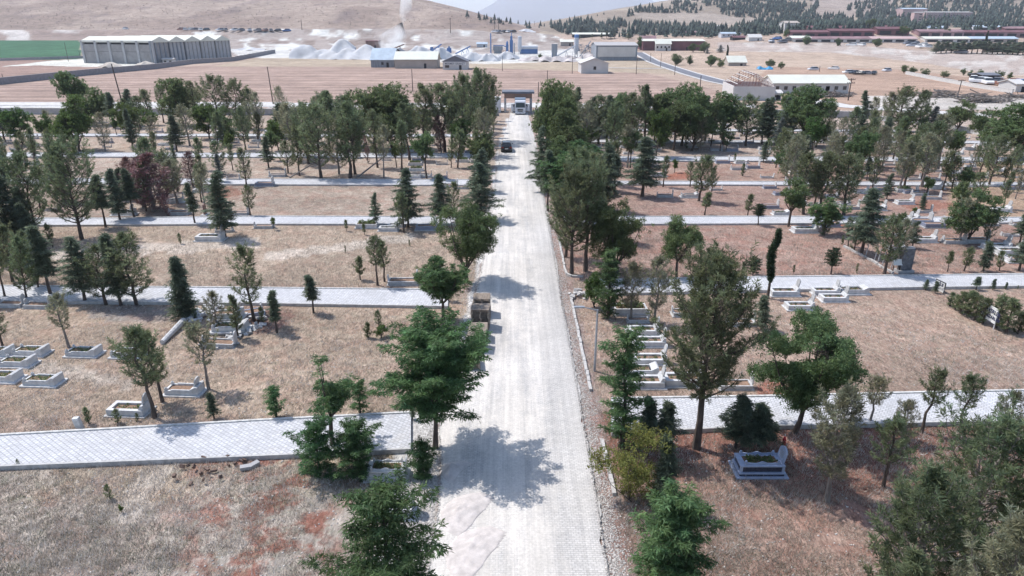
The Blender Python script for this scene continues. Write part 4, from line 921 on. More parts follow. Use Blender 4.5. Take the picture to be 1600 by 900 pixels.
def gfill(poly, k, kinds, seed, smin_=.72, smax_=1.0, dy=3.4):
    rf = random.Random(seed); xs = [p[0] for p in poly]; ys = [p[1] for p in poly]; c_ = 0; tr_ = 0
    while c_ < k and tr_ < 20000:
        tr_ += 1
        y = rf.uniform(min(ys), max(ys)); y = round(y / dy) * dy + rf.uniform(-.4, .4); x = rf.uniform(min(xs), max(xs))
        if not inpoly(np.array([x]), np.array([y]), poly)[0] or path_mask(np.array([x]), np.array([y]), 1.5)[0] or road_mask(np.array([x]), np.array([y]), 5)[0]: continue
        sc_ = (y - 40) / 19.8
        if any(abs(g[2] - x) < 2.5 * sc_ and abs(g[3] - y) < 2.6 * (y - 40) ** 2 / FPX / 19 * 1.0 + 1.0 for g in GRAVES): continue
        grave(rf.choice(kinds), x, y, None, rf.choice((0, 0, .03, -.04)), rf.uniform(smin_, smax_)); c_ += 1
gfill([(1195, 208), (1470, 210), (1600, 232), (1600, 285), (1480, 300), (1400, 278), (1195, 284)], 110, ['stones', 'stones', 'low', 'low', 'plain', 'steph'], 41)
gfill([(1195, 292), (1480, 300), (1470, 334), (1195, 334)], 14, ['low', 'plain', 'granite', 'steph'], 42)
gfill([(1400, 355), (1600, 352), (1600, 376), (1400, 392)], 12, ['low', 'plain', 'steph', 'stones'], 43)
gfill([(870, 196), (1190, 196), (1195, 245), (1000, 245), (870, 240)], 26, ['low', 'granite', 'stones', 'plain', 'planted'], 44)
gfill([(-20, 205), (420, 206), (430, 236), (-20, 236)], 26, ['low', 'plain', 'stones', 'granite'], 45)
gfill([(420, 190), (775, 192), (760, 260), (560, 262), (430, 240)], 24, ['low', 'granite', 'planted', 'plain'], 46)
gfill([(-20, 250), (130, 250), (130, 276), (-20, 276)], 4, ['low', 'plain'], 47)
for k_ in list(GP.values()):
    if k_[0].get('_proto'): bpy.data.objects.remove(k_[0])

# ------------------------------------------------------------------ labels that single out each remaining tree and grave
ORD = 'first second third fourth fifth sixth seventh eighth ninth tenth eleventh twelfth thirteenth fourteenth fifteenth sixteenth seventeenth eighteenth nineteenth twentieth'.split()
ORD += ['twenty ' + o for o in ORD[:9]] + ['thirtieth'] + ['thirty ' + o for o in ORD[:9]] + ['fortieth'] + ['forty ' + o for o in ORD[:9]]
LY = [714, 460, 345, 284, 242, 211]; RY = [665, 450, 344, 286, 248, 221]
def plot_of(px, by):
    side = 'left' if px < road_x(by)[0] + 15 else 'right'
    Y_ = LY if side == 'left' else RY; k = sum(by < y + 6 for y in Y_)
    return side, k
PLOT = ['before the first path', 'beyond the first path', 'beyond the second path', 'beyond the third path', 'beyond the fourth path', 'beyond the fifth path', 'beyond the sixth path']
LOOK = {'pine': 'dark green pine', 'pinegrey': 'grey green pine', 'cedar': 'conical dark cedar', 'silver': 'silvery blue cedar', 'locust': 'feathery green locust', 'frond': 'feathery locust sapling', 'broad': 'dark round broadleaf', 'bright': 'bright green broadleaf', 'dead': 'dead maroon conifer', 'bush': 'bushy low pine', 'yellow': 'yellow shrub', 'topiary': 'round conifer', 'cypress': 'cypress'}
GLOOK = {'step': 'white kerbed grave', 'steph': 'marble grave with head block', 'plain': 'white marble grave', 'low': 'weathered low grave', 'stones': 'grave with two white stones', 'granite': 'grey granite grave', 'planted': 'planted grave', 'blue': 'blue grave', 'ornate': 'ornate grave', 'stele': 'brown headstone'}
def autolabel(rows, look, groups):
    by_ = {}
    for r in rows:
        o, kind, px, by, lab = r[0], r[1], r[2], r[3], r[-1]
        o['group'] = groups(kind)
        if lab: continue
        side, k = plot_of(px, by); by_.setdefault((look(r), side, k), []).append((abs(px - sum(road_x(by)) / 2) / (by - 40), r))
    for (lk, side, k), l_ in by_.items():
        l_.sort(key=lambda t: t[0])
        for i, (_, r) in enumerate(l_): r[0]['label'] = '%s, %s from the road, %s side %s' % (lk, ORD[i], side, PLOT[k])
def tlook(r):
    h = r[4]; return ('tall ' if h > 6.5 else 'small ' if h < 3 else '') + LOOK[r[1]]
autolabel(TREES, tlook, lambda k: {'pine': 'pines of the cemetery', 'pinegrey': 'pines of the cemetery', 'bush': 'young pines of the cemetery', 'cedar': 'cedars of the cemetery', 'silver': 'cedars of the cemetery', 'dead': 'dead maroon conifers', 'locust': 'locust trees of the cemetery', 'frond': 'locust trees of the cemetery'}.get(k, 'broadleaf and clipped trees of the cemetery'))
autolabel(GRAVES, lambda r: GLOOK[r[1]], lambda k: 'graves in the cemetery plots')
# ------------------------------------------------------------------ things on the road
M_white = mat('white_paint', (.70, .70, .70), .5, .06, 2); M_glass = mat('dark_glass', (.02, .025, .03), .12, .1, 1, spec=.7)
M_black = mat('black_car_paint', (.012, .012, .015), .25, .1, 1, spec=.7); M_tyre = mat('tyre_rubber', (.02, .02, .02), .9, .2, 6); M_steel = mat('galvanised_steel', (.38, .40, .43), .45, .15, 6, metal=.5)
M_rim = mat('wheel_rim', (.4, .4, .42), .4, .1, 3, metal=.7); M_red = mat('tail_lamp', (.35, .02, .02), .3, .1, 2); M_lamp = mat('head_lamp', (.75, .75, .72), .2, .1, 2)
M_wood = mat('weathered_wood', (.33, .27, .22), .9, .35, 6, .5, stretch=(1, .2, 1)); M_paver = mat('stacked_pavers', (.42, .41, .42), .9, .25, 8, .4)
def wheel(par, x, y, r, w_, nm='wheel'):
    b_ = MB(); prof = [(r * .62, -w_ / 2), (r * .95, -w_ / 2), (r, -w_ / 3), (r, w_ / 3), (r * .95, w_ / 2), (r * .62, w_ / 2)]
    vs = [];
    b_.lathe(prof, (0, 0, 0), 18); b_.v = [(p[2], p[0], p[1]) for p in b_.v]
    o = b_.build(nm, M_tyre, par, smooth=False); o.location = (x, y, r)
    c = MB(); c.lathe([(r * .6, -w_ / 2 - .01), (r * .2, -w_ / 2 - .02), (r * .2, w_ / 2 + .02), (r * .6, w_ / 2 + .01)], (0, 0, 0), 14); c.v = [(p[2], p[0], p[1]) for p in c.v]; c.build('rim', M_rim, o)
    return o
def car(name, label, cat, loc, rz, body, s=1., group=None, detail=True):
    e = thing(name, label, cat, loc, rz, group); e.scale = (s,) * 3
    b_ = MB(); sec = [(-2.15, .35, .55, .80), (-2.1, .28, .95, .84), (-1.5, .25, 1.0, .88), (-.6, .25, .98, .89), (.9, .25, .95, .89), (1.7, .26, .85, .86), (2.1, .3, .72, .78), (2.18, .38, .55, .70)]
    vs = []
    for (y, z0, z1, hw) in sec: vs += [(-hw, y, z0), (hw, y, z0), (hw * 1.0, y, (z0 + z1) / 2 + .1), (hw * .9, y, z1), (-hw * .9, y, z1), (-hw, y, (z0 + z1) / 2 + .1)]
    fs = [tuple(range(6))[::-1], tuple(range(42, 48))] + [(i * 6 + j, i * 6 + (j + 1) % 6, i * 6 + 6 + (j + 1) % 6, i * 6 + 6 + j) for i in range(7) for j in range(6)]
    b_.add(vs, fs); b_.build('body', body, e, smooth=False, bevel=.04)
    g = MB(); g.add([(-.80, -1.9, .96), (.80, -1.9, .96), (.80, 1.05, .94), (-.80, 1.05, .94), (-.64, -1.45, 1.40), (.64, -1.45, 1.40), (.64, .25, 1.42), (-.64, .25, 1.42)], [(0, 1, 5, 4), (1, 2, 6, 5), (2, 3, 7, 6), (3, 0, 4, 7), (4, 5, 6, 7)]); g.build('glasshouse', M_glass, e)
    r = MB(); r.add([(-.66, -1.48, 1.40), (.66, -1.48, 1.40), (.66, .28, 1.42), (-.66, .28, 1.42), (-.60, -1.35, 1.47), (.60, -1.35, 1.47), (.60, .15, 1.48), (-.60, .15, 1.48)], [(0, 1, 5, 4), (1, 2, 6, 5), (2, 3, 7, 6), (3, 0, 4, 7), (4, 5, 6, 7), (3, 2, 1, 0)]); r.build('roof', body, e)
    if detail:
        for x in (-.78, .78):
            for y in (-1.35, 1.35): wheel(e, x, y, .32, .2)
        for x in (-.62, .62):
            q = MB(); q.box((x, -2.14, .78), (.3, .06, .14)); q.build('tail_lamp', M_red, e); q = MB(); q.box((x, 2.15, .62), (.3, .06, .12)); q.build('headlight', M_lamp, e)
            q = MB(); q.box((x * 1.56, .55, 1.0), (.16, .1, .12)); q.build('side_mirror', body, e)
        q = MB(); q.box((0, -2.17, .6), (.5, .03, .12)); q.build('number_plate', M_white, e)
    return e
x, y, z = G(791, 239); car('parked_car', 'black car standing on the pale road in the shade of the pines', 'car', (x, y + 1.9, .085), .03, M_black)
# lorry under the gate
x, y, z = G(813, 180); LY0 = y + .2
lz = .0
tr = thing('lorry', 'white lorry with its cab doors open under the flat roofed gate', 'lorry', (x, LY0, lz))
M_cab = mat('cab_paint', (.62, .64, .68), .4, .06, 2)
b_ = MB(); b_.prism([(0, .55), (-.03, 1.55), (.12, 2.75), (.35, 3.0), (1.9, 3.05), (1.9, .55)], 'x', -1.15, 1.15); b_.build('cab', M_cab, tr, bevel=.05)
b_ = MB(); b_.add([(-1.0, -.035, 1.62), (1.0, -.035, 1.62), (.95, .095, 2.62), (-.95, .095, 2.62), (-1.0, .03, 1.62), (1.0, .03, 1.62), (.95, .16, 2.62), (-.95, .16, 2.62)], [(0, 1, 2, 3), (7, 6, 5, 4), (0, 4, 5, 1), (3, 2, 6, 7), (0, 3, 7, 4), (1, 5, 6, 2)]); b_.build('windscreen', M_glass, tr)
b_ = MB(); b_.box((0, -.06, 1.15), (1.2, .07, .3)); b_.box((0, -.06, .8), (1.0, .07, .12)); b_.build('grille', M_glass, tr)
b_ = MB(); b_.box((0, -.1, .5), (2.3, .22, .36)); b_.build('bumper', M_cab, tr, bevel=.03)
for sx in (-1, 1):
    b_ = MB(); b_.box((sx * .85, -.225, .55), (.32, .05, .18)); b_.build('headlight', M_lamp, tr)
    b_ = MB(); b_.box((sx * 1.62, .1, 1.6), (.08, 1.0, 1.5), rz=sx * .0); b_.v = [((p[0] - sx * 1.62) * 1 + sx * (1.2 + (1.3 * (.6 - p[1]) * .62)), p[1] * .62 + .3, p[2]) for p in b_.v]
    d_ = b_.build('door', M_cab, tr); q = MB(); q.box((sx * 1.64, .36, 1.95), (.35, .04, .55)); q.build('side_window', M_glass, d_)
    b_ = MB(); b_.box((sx * 1.38, -.1, 2.2), (.22, .12, .45)); b_.build('side_mirror', M_glass, tr)
    for yy in (1.0, 4.6, 5.7): wheel(tr, sx * .98, yy, .5, .3)
b_ = MB(); b_.box((0, 4.6, 2.1), (2.4, 5.0, 2.6)); b_.build('load_box', mat('load_box_blue_grey', (.33, .40, .50), .6, .1, 2), tr)
b_ = MB(); b_.box((0, 3.9, .72), (1.0, 6.4, .24)); b_.build('chassis', M_tyre, tr)
# gate house
M_conc = mat('grey_concrete', (.40, .39, .39), .9, .15, 1.2, .2); M_brick = mat('brick_fascia', (.30, .19, .15), .85, .2, 3)
M_dkroof = mat('dark_roof_slab', (.16, .17, .20), .85, .2, 1)
xl, yy, _ = G(790, 176); xr = G(829, 176)[0]; zt = ztop(yy, 143)
gt = thing('cemetery_gate', 'flat roofed cemetery gate with brown fascia spanning the road', 'gate', ((xl + xr) / 2, yy + 2.2, 0)); gw = xr - xl
b_ = MB(); b_.box((0, 0, zt - .2), (gw + 1.6, 5.4, .4)); b_.build('roof', M_dkroof, gt)
b_ = MB(); b_.box((0, -2.2, zt - .95), (gw + .6, .3, 1.1)); b_.box((0, 2.2, zt - .95), (gw + .6, .3, 1.1)); b_.build('fascia', M_brick, gt)
for sx in (-1, 1):
    b_ = MB(); b_.box((sx * (gw / 2 + .1), -2.2, (zt - 1.5) / 2), (.45, .45, zt - 1.5)); b_.box((sx * (gw / 2 + .1), 2.2, (zt - 1.5) / 2), (.45, .45, zt - 1.5)); b_.build('pillar', M_conc, gt)
b_ = MB(); b_.box((-gw / 2 - 3.2, 0, 1.6), (4.2, 4, 3.2)); wl_ = b_.build('guard_room', M_white, gt); q = MB(); q.box((-gw / 2 - 3.2, -2.02, 1.9), (1.2, .06, 1.0)); q.build('window', M_glass, wl_)
for sx, nm in ((-1, 'open leaf of the white metal gate beside the lorry'),):
    gl = thing('gate_leaf', 'open white barred gate leaf at the foot of the flat roofed gate', 'gate leaf', (xl - .2, yy - .6, 0), R(200))
    b_ = MB()
    for i in range(9): b_.box((-.2 - i * .35, 0, .95), (.05, .05, 1.5))
    for zz in (.25, .95, 1.7): b_.box((-1.6, .0, zz), (3.2, .07, .08))
    b_.build('bars', M_white, gl)
# pallets of paving blocks on the road edge
def pallet(bx, by, k, label, w_=1.15, rz=0., s=1.):
    x, y, z = G(bx, by); e = thing('pallet_stack', label, 'pallets', (x, y + .55, .082), rz, 'stacks of pallets at the road edge'); e.scale = (s,) * 3; rp = random.Random(int(bx * by))
    for j in range(k):
        b_ = MB(); dx, dy = rp.uniform(-.05, .05), rp.uniform(-.04, .04); z0 = j * .145
        for i in range(7): b_.box((dx, dy - .5 + i * 1.0 / 6, z0 + .125), (w_, .12, .022))
        for i in (-1, 0, 1): b_.box((dx + i * w_ * .44, dy, z0 + .07), (.1, 1.1, .088)); b_.box((dx + i * w_ * .44, dy, z0 + .013), (.1, 1.1, .02))
        b_.build('pallet', M_wood, e)
pallet(753, 497, 9, 'tall stack of weathered pallets, the one farthest along at the road edge', 1.15, .03)
pallet(751, 518, 10, 'tall stack of weathered pallets, second from the far end of the row', 1.2, -.03)
pallet(747, 536, 6, 'low stack of pale pallets in the middle of the row at the road edge', 1.15, .02)
pallet(744, 552, 7, 'low stack of worn pallets nearest the big locust tree', 1.1, -.05)
pallet(735, 580, 4, 'small stack of pallets half hidden under the big locust crown', 1.1, .1)
# street lamp on the verge
x, y, z = G(929, 580); h = ztop(y, 484)
e = thing('street_lamp', 'grey street lamp with one arm reaching over the road verge', 'street lamp', (x, y, 0)); b_ = MB(); b_.tube([(0, 0, -.1), (0, 0, h)], [.075, .05], 10); b_.build('pole', M_steel, e)
b_ = MB(); b_.tube([(0, 0, h - .03), (-.55, 0, h + .10), (-.75, 0, h + .14)], [.035, .03, .03], 8); b_.build('arm', M_steel, e)
b_ = MB(); b_.box((-1.02, 0, h + .17), (.58, .2, .08)); q = b_.build('lamp_head', M_steel, e, bevel=.02); b_ = MB(); b_.box((-1.05, 0, h + .122), (.4, .15, .016)); b_.build('lens', M_lamp, q)
# white kerb line right of the road, laid stone by stone
M_ks = mat('painted_kerb_stone', (.47, .45, .43), .85, .3, 6, .4)
def kerbline(name, label, pts, step=.55, w_=.16, h_=.22):
    W_ = [P(*p) for p in pts]; e = thing(name, label, 'kerb', (W_[0][0], W_[0][1], 0)); b_ = MB(); rk = random.Random(5)
    for i in range(len(W_) - 1):
        a, c = Vector(W_[i]), Vector(W_[i + 1]); d = c - a; k = max(1, int(d.length / step)); az = math.atan2(d.y, d.x)
        for j in range(k):
            m_ = a + d * (j + .5) / k; b_.box((m_.x - W_[0][0] + rk.uniform(-.02, .02), m_.y - W_[0][1], h_ / 2 - .05 + rk.uniform(-.02, .02)), (d.length / k * .95, w_, h_), rz=az + rk.uniform(-.03, .03))
    b_.build('kerb_stones', M_ks, e); return e
kerbline('kerb_row', 'white kerb line running along the verge before the street lamp', [(891, 462), (897, 490), (904, 525), (912, 560), (920, 598), (924, 612)])
kerbline('kerb_row', 'curved white kerb under the tall roadside pines', [(873, 372), (877, 395), (882, 420), (886, 430), (893, 433), (912, 434)])
kerbline('kerb_row', 'broken white kerb line passing below the yellow green shrub', [(940, 690), (950, 730), (960, 775)])
kerbline('kerb_row', 'thin pale kerb slanting across the reddish plot toward the marble stele', [(1318, 386), (1340, 397), (1365, 410), (1378, 419), (1395, 428)])
# rubble block heap at kerb end, tumbled blocks
def blocks(name, label, pts, col, seed, cat='rubble', smin_=.15, smax_=.5):
    rb = random.Random(seed); c = G(*pts[0][:2]); e = thing(name, label, cat, c); b_ = MB()
    for (px, py, k) in pts:
        x, y, z = G(px, py)
        for j in range(k):
            s1, s2, s3 = rb.uniform(smin_, smax_), rb.uniform(smin_, smax_) * .7, rb.uniform(.08, .2)
            b_.box((x - c[0] + rb.uniform(-.7, .7), y - c[1] + rb.uniform(-.9, .9), rb.uniform(0, .25)), (s1, s2, s3), rz=rb.uniform(0, 3), rx=rb.uniform(-.5, .5), ry=rb.uniform(-.4, .4))
    bpy.data.objects.remove(e); o = b_.build(name, col, None, loc=c); tag(o, label, None, None, 'stuff'); return o
blocks('stone_rubble', 'broken marble and concrete rubble around the tumbled graves', [(318, 492, 22), (330, 482, 16), (305, 500, 18), (390, 520, 12), (370, 530, 10), (340, 535, 10), (400, 505, 12)], M_marbleD, 4)
blocks('kerb_rubble', 'pile of tumbled kerb stones at the corner of the second path', [(900, 459, 8), (905, 462, 8)], M_ks, 6)
blocks('dug_earth', 'dug clods and two grey blocks below the first path', [(300, 741, 6), (330, 739, 8), (352, 736, 6)], mat('dark_clods', (.16, .11, .09), .95, .4, 5, .5), 8, 'earth', .06, .26)
for i, (px, py, rz_, lab) in enumerate([(385, 733, .3, 'grey concrete block lying loose below the first path, the one nearer the clods'), (397, 729, .9, 'grey concrete block lying loose below the first path, the one nearer the path kerb')]): x, y, z = G(px, py); b_ = MB(); b_.box((0, 0, .09), (.5, .24, .2), rz=rz_, rx=.1); o = b_.build('concrete_block', M_conc, None, loc=(x, y, z), bevel=.01); tag(o, lab, 'block', 'loose concrete blocks')
# fallen pale log pointing to the rubble
a = G(254, 538); c = G(288, 507)
e = thing('fallen_column', 'long pale concrete pole lying in the straw toward the rubble', 'pole', (a[0], a[1], .15)); b_ = MB(); b_.tube([(0, 0, 0), (c[0] - a[0], c[1] - a[1], .15)], [.16, .2], 9); b_.build('shaft', M_marbleD, e)
e2 = thing('fallen_column', 'short broken pole behind the long pale one', 'pole', (c[0] + .2, c[1] + .3, .18)); d_ = G(301, 496); b_ = MB(); b_.tube([(0, 0, 0), (d_[0] - c[0], d_[1] - c[1], .1)], [.17, .17], 9); b_.build('shaft', M_marbleD, e2)
# white marker post near first path
x, y, z = G(125, 672); e = thing('stone_post', 'squat white stone post at the far kerb of the first path', 'post', (x, y, z)); b_ = MB(); b_.box((0, 0, .33), (.3, .22, .8), rx=.08, ry=-.1); b_.build('block', M_marble, e, bevel=.02)
x, y, z = G(1200, 352); 
# signs
def text(body, size, m, parent, loc, rot, nm='lettering'):
    cu = bpy.data.curves.new(nm, 'FONT'); cu.body = body; cu.size = size; cu.align_x = 'CENTER'; cu.align_y = 'CENTER'; cu.extrude = .004; cu.offset = .012
    o = bpy.data.objects.new(nm, cu); COL.objects.link(o); dg = bpy.context.evaluated_depsgraph_get(); me = bpy.data.meshes.new_from_object(o.evaluated_get(dg)); bpy.data.objects.remove(o)
    o = bpy.data.objects.new(nm, me); me.materials.clear(); me.materials.append(m); COL.objects.link(o); o.parent = parent; o.location = loc; o.rotation_euler = rot; return o
M_ink = mat('dark_blue_lettering', (.03, .035, .08), .6, .1, 2); M_sign = mat('sign_white', (.72, .72, .70), .5, .05, 2)
def sign(px1, py1, px2, py2, topy1, hb, label, rows, framecol, post, lettercol=M_ink):
    a = G(px1, py1); c = G(px2, py2); d = Vector((c[0] - a[0], c[1] - a[1], 0)); L_2 = d.length; az = math.atan2(d.y, d.x); h = ztop(a[1], topy1)
    e = thing('sign_board', label, 'sign', (a[0], a[1], 0), az)
    for t in (0, L_2):
        b_ = MB(); b_.tube([(t, 0, -.1), (t, 0, h)], .035, 8); b_.build('post', post, e)
    b_ = MB(); b_.box((L_2 / 2, -.05, h - hb / 2), (L_2 + .1, .04, hb)); p = b_.build('panel', M_sign, e)
    b_ = MB(); b_.box((L_2 / 2, -.05, h + .02), (L_2 + .18, .06, .05)); b_.box((L_2 / 2, -.05, h - hb - .02), (L_2 + .18, .06, .05)); b_.box((-.07, -.05, h - hb / 2), (.05, .06, hb)); b_.box((L_2 + .07, -.05, h - hb / 2), (.05, .06, hb)); b_.build('frame', framecol, e)
    for (s_1, zz, size, m_) in rows: text(s_1, size, m_, p, (L_2 / 2, -.078, h - hb * zz), (R(90), 0, 0))
    return e
sign(1533, 503, 1552, 515, 473, .92, 'white sign board on two white posts reading two lines of dark letters', [('DİLAVERLER', .30, .36, M_ink), ('AİLE MEZARLIĞI', .72, .29, M_ink)], M_sign, M_sign)
sign(1462, 452, 1474, 458, 437, .75, 'smaller white sign with dark frame and dark posts at the second path', [('AİLE', .28, .30, M_ink), ('MEZARLIĞI', .68, .2, mat('pale_grey_lettering', (.45, .45, .47), .6))], mat('dark_frame', (.05, .05, .05), .6), mat('dark_post', (.06, .06, .06), .6))
# red flag beside the blue grave
x, y, z = G(1221, 712); e = thing('red_flag', 'furled red flag on a short pole behind the blue grey marble grave', 'flag', (x, y, z)); b_ = MB(); b_.tube([(0, 0, -.1), (.02, 0, 1.15)], .018, 6); b_.build('pole', M_white, e)
b_ = MB(); rf = random.Random(2)
vs = [(.02 + .09 * f_ * math.cos(t) * (1 + .3 * math.sin(3 * t)), .09 * f_ * math.sin(t), z_) for f_, z_ in ((.2, 1.05), (.8, .9), (1.0, .6), (1.2, .3), (.9, .12)) for t in np.linspace(0, 2 * math.pi, 9)[:-1]]
b_.add(vs, [(i * 8 + j, i * 8 + (j + 1) % 8, i * 8 + 8 + (j + 1) % 8, i * 8 + 8 + j) for i in range(4) for j in range(8)]); b_.build('cloth', mat('red_cloth', (.42, .02, .03), .8, .2, 4), e, smooth=True)
# stone stele and notice stand on the right plot
x, y, z = G(1412, 426); e = thing('stone_stele', 'dark weathered stone stele with stepped top beside the pines', 'monument', (x, y, z), .1)
b_ = MB(); b_.box((0, 0, .12), (1.3, .7, .3)); b_.build('plinth', M_conc, e); b_ = MB(); b_.box((0, 0, 1.15), (.95, .45, 1.8)); b_.build('shaft', mat('dark_stele_stone', (.14, .14, .15), .8, .5, 4, .4), e, bevel=.04); b_ = MB(); b_.box((0, 0, 2.1), (.75, .4, .14)); b_.build('cap', M_conc, e)
x, y, z = G(1399, 427); e = thing('notice_stand', 'small framed notice on two dark legs next to the stone stele', 'sign', (x, y, z))
for sx in (-.25, .25): b_ = MB(); b_.box((sx, 0, .4), (.05, .05, .9)); b_.build('leg', M_tyre, e)
b_ = MB(); b_.box((0, -.04, .95), (.7, .05, .5), rx=-.3); b_.build('panel', M_sign, e)
# thin posts of the low tree guard row on the right plot
for i, (px, py) in enumerate([(1352, 402), (1366, 408), (1371, 412), (1378, 416), (1392, 421), (1386, 413)]):
    x, y, z = G(px, py); e = thing('wooden_stake', 'pale leaning stake, %s from the marble stele along the slanting kerb' % ORD[5 - i], 'stake', (x, y, z), 0, 'stakes along the slanting kerb'); b_ = MB(); b_.tube([(0, 0, -.1), (.1, 0, 1.3)], .04, 6); b_.build('shaft', M_marbleD, e)
# leaning trunk beyond the fourth path
a = G(556, 279); e = thing('fallen_trunk', 'bare leaning trunk propped between the pines beyond the fourth path', 'trunk', a); b_ = MB(); b_.tube([(0, 0, 0), (4.0, 1.0, 2.9)], [.12, .07], 7); b_.build('shaft', BARK['grey'], e)
a = G(452, 278); e = thing('fallen_trunk', 'thin trunk leaning at the feet of the cedars beyond the fourth path', 'trunk', a); b_ = MB(); b_.tube([(0, 0, 0), (3.4, .6, 1.9)], [.10, .06], 7); b_.build('shaft', BARK['grey'], e)
# boundary wall of the cemetery behind the trees, with fence posts
def wall(name, label, pts, h_, th, m, cap=None, cat='wall'):
    W_ = [G(*p) for p in pts]; o = W_[0]; e = thing(name, label, cat, o); b_ = MB(); c_ = MB()
    for i in range(len(W_) - 1):
        a, c = Vector(W_[i]), Vector(W_[i + 1]); d = c - a; k = max(1, int(d.length / 6)); az = math.atan2(d.y, d.x); dl_ = math.hypot(d.x, d.y) / k
        for j in range(k):
            m_ = a + d * (j + .5) / k; zz = float(H(m_.x, m_.y)) - o[2]
            b_.box((m_.x - o[0], m_.y - o[1], zz + h_ / 2 - .2), (dl_ + .01, th, h_ + .4), rz=az); c_.box((m_.x - o[0] + .004, m_.y - o[1], zz + h_ + .06), (dl_ - .01, th + .12, .11), rz=az)
    b_.build('masonry', m, e); 
    if cap: c_.build('coping', cap, e)
    return e
wall('boundary_wall', 'pale low boundary wall behind the last graves on the left side', [(-300, 178), (0, 178.5), (400, 180), (780, 181)], 1.3, .3, M_conc, M_kerbw)
wall('boundary_wall', 'pale low boundary wall behind the last trees on the right side', [(836, 180), (1100, 181), (1260, 182), (1372, 186)], 1.3, .3, M_conc, M_kerbw)
wall('boundary_wall', 'low white wall curving toward the frame edge behind the right graves', [(1372, 188), (1420, 193), (1490, 203), (1545, 214), (1600, 228), (1700, 250)], .8, .35, M_kerbw, M_kerbw)
wall('field_wall', 'long grey wall running slantwise along the ploughed field', [(-300, 142), (0, 132.5), (135, 118), (242, 108), (300, 100), (362, 96), (430, 83)], 2.2, .35, mat('grey_block_wall', (.25, .245, .26), .9, .15, 1.), M_conc)
wall('field_wall', 'thin wall at the edge of the green crop field', [(-300, 97), (0, 95), (130, 91)], 1.4, .3, M_conc)
wall('roadside_wall', 'thin white wall slanting down the stubble field on the far side', [(1415, 116), (1470, 127), (1530, 138), (1582, 146)], 1.1, .3, M_kerbw, M_kerbw)
# ------------------------------------------------------------------ far buildings
M_plaster = mat('tan_plaster', (.42, .37, .33), .9, .1, .4); M_wh = mat('white_plaster', (.58, .56, .54), .9, .08, .4); M_cream = mat('cream_sheet_roof', (.66, .66, .58), .7, .06, .3); M_pink = mat('pink_plaster', (.50, .36, .35), .9, .08, .2)
M_conp = mat('precast_panel', (.32, .31, .31), .9, .22, .25); M_conc2 = mat('precast_column', (.44, .44, .45), .9, .1, .6); M_maroon = mat('maroon_roof', (.16, .075, .085), .8, .3, .15); M_maroon2 = mat('faded_maroon_roof', (.27, .17, .18), .8, .3, .15)
M_blueroof = mat('blue_grey_roof', (.42, .50, .58), .7, .15, .4); M_dark = mat('dark_opening', (.03, .03, .035), .9); M_tin = mat('grey_tin_wall', (.25, .27, .30), .8, .25, .8, stretch=(4, 4, .3)); M_plant = mat('plant_blue', (.09, .18, .38), .6, .2, .3); M_silo = mat('silo_white', (.52, .54, .58), .6, .1, .3)
def scl(px, py): x, y, z = G(px, py); return x, y, z, scale_at(x, y, z)
def gabled(name, label, cx, by, wpx, hpx, depth, m_w, m_r, cat='building', rise=.22, rz=0., axis='x', win=0, door=True, group=None, dark_gable=None, hip=False, over=.4):
    """hpx: eave height in picture units"""
    x, y, z, s = scl(cx, by); w_ = wpx / s; h = hpx / s; e = thing(name, label, cat, (x, y + depth / 2, z), rz, group)
    b_ = MB(); b_.box((0, 0, h / 2 - .5), (w_, depth, h + 1)); wl_ = b_
    if axis == 'x':
        r = rise * depth; b_.prism([(-depth / 2, h), (depth / 2, h), (0, h + r)], 'x', -w_ / 2, w_ / 2)
        q = MB(); q.prism([(-depth / 2 - over, h - .1), (0, h + r + .1), (depth / 2 + over, h - .1), (depth / 2 + over, h + .12), (0, h + r + .35), (-depth / 2 - over, h + .12)], 'x', -w_ / 2 - over, w_ / 2 + over)
    else:
        r = rise * w_; b_.prism([(-w_ / 2, h), (w_ / 2, h), (0, h + r)], 'y', -depth / 2, depth / 2, dark_gable)
        q = MB(); q.prism([(-w_ / 2 - over, h - .1), (0, h + r + .1), (w_ / 2 + over, h - .1), (w_ / 2 + over, h + .12), (0, h + r + .35), (-w_ / 2 - over, h + .12)], 'y', -depth / 2 - over, depth / 2 + over)
    if b_.mats: b_.m = [1 if i == 0 else 0 for i in b_.m]
    b2 = b_; 
    if b_.mats: b_.mats = [b_.mats[0], m_w]; b_.m = [1] * 6 + [0] * (len(b_.f) - 6); b_.build('wall', None, e)
    else: b_.build('wall', m_w, e)
    q.build('roof', m_r, e)
    for i in range(win):
        q = MB(); q.box((-w_ / 2 + w_ * (i + .5) / win, -depth / 2 - .03, h * .55), (min(1.1, w_ / win * .4), .12, min(1.3, h * .35))); q.build('window', M_glass, e)
    if door: q = MB(); q.box((w_ * .22, -depth / 2 - .03, min(2.2, h * .7) / 2), (1.1, .12, min(2.2, h * .7))); q.build('door', M_dark, e)
    return e, w_, h
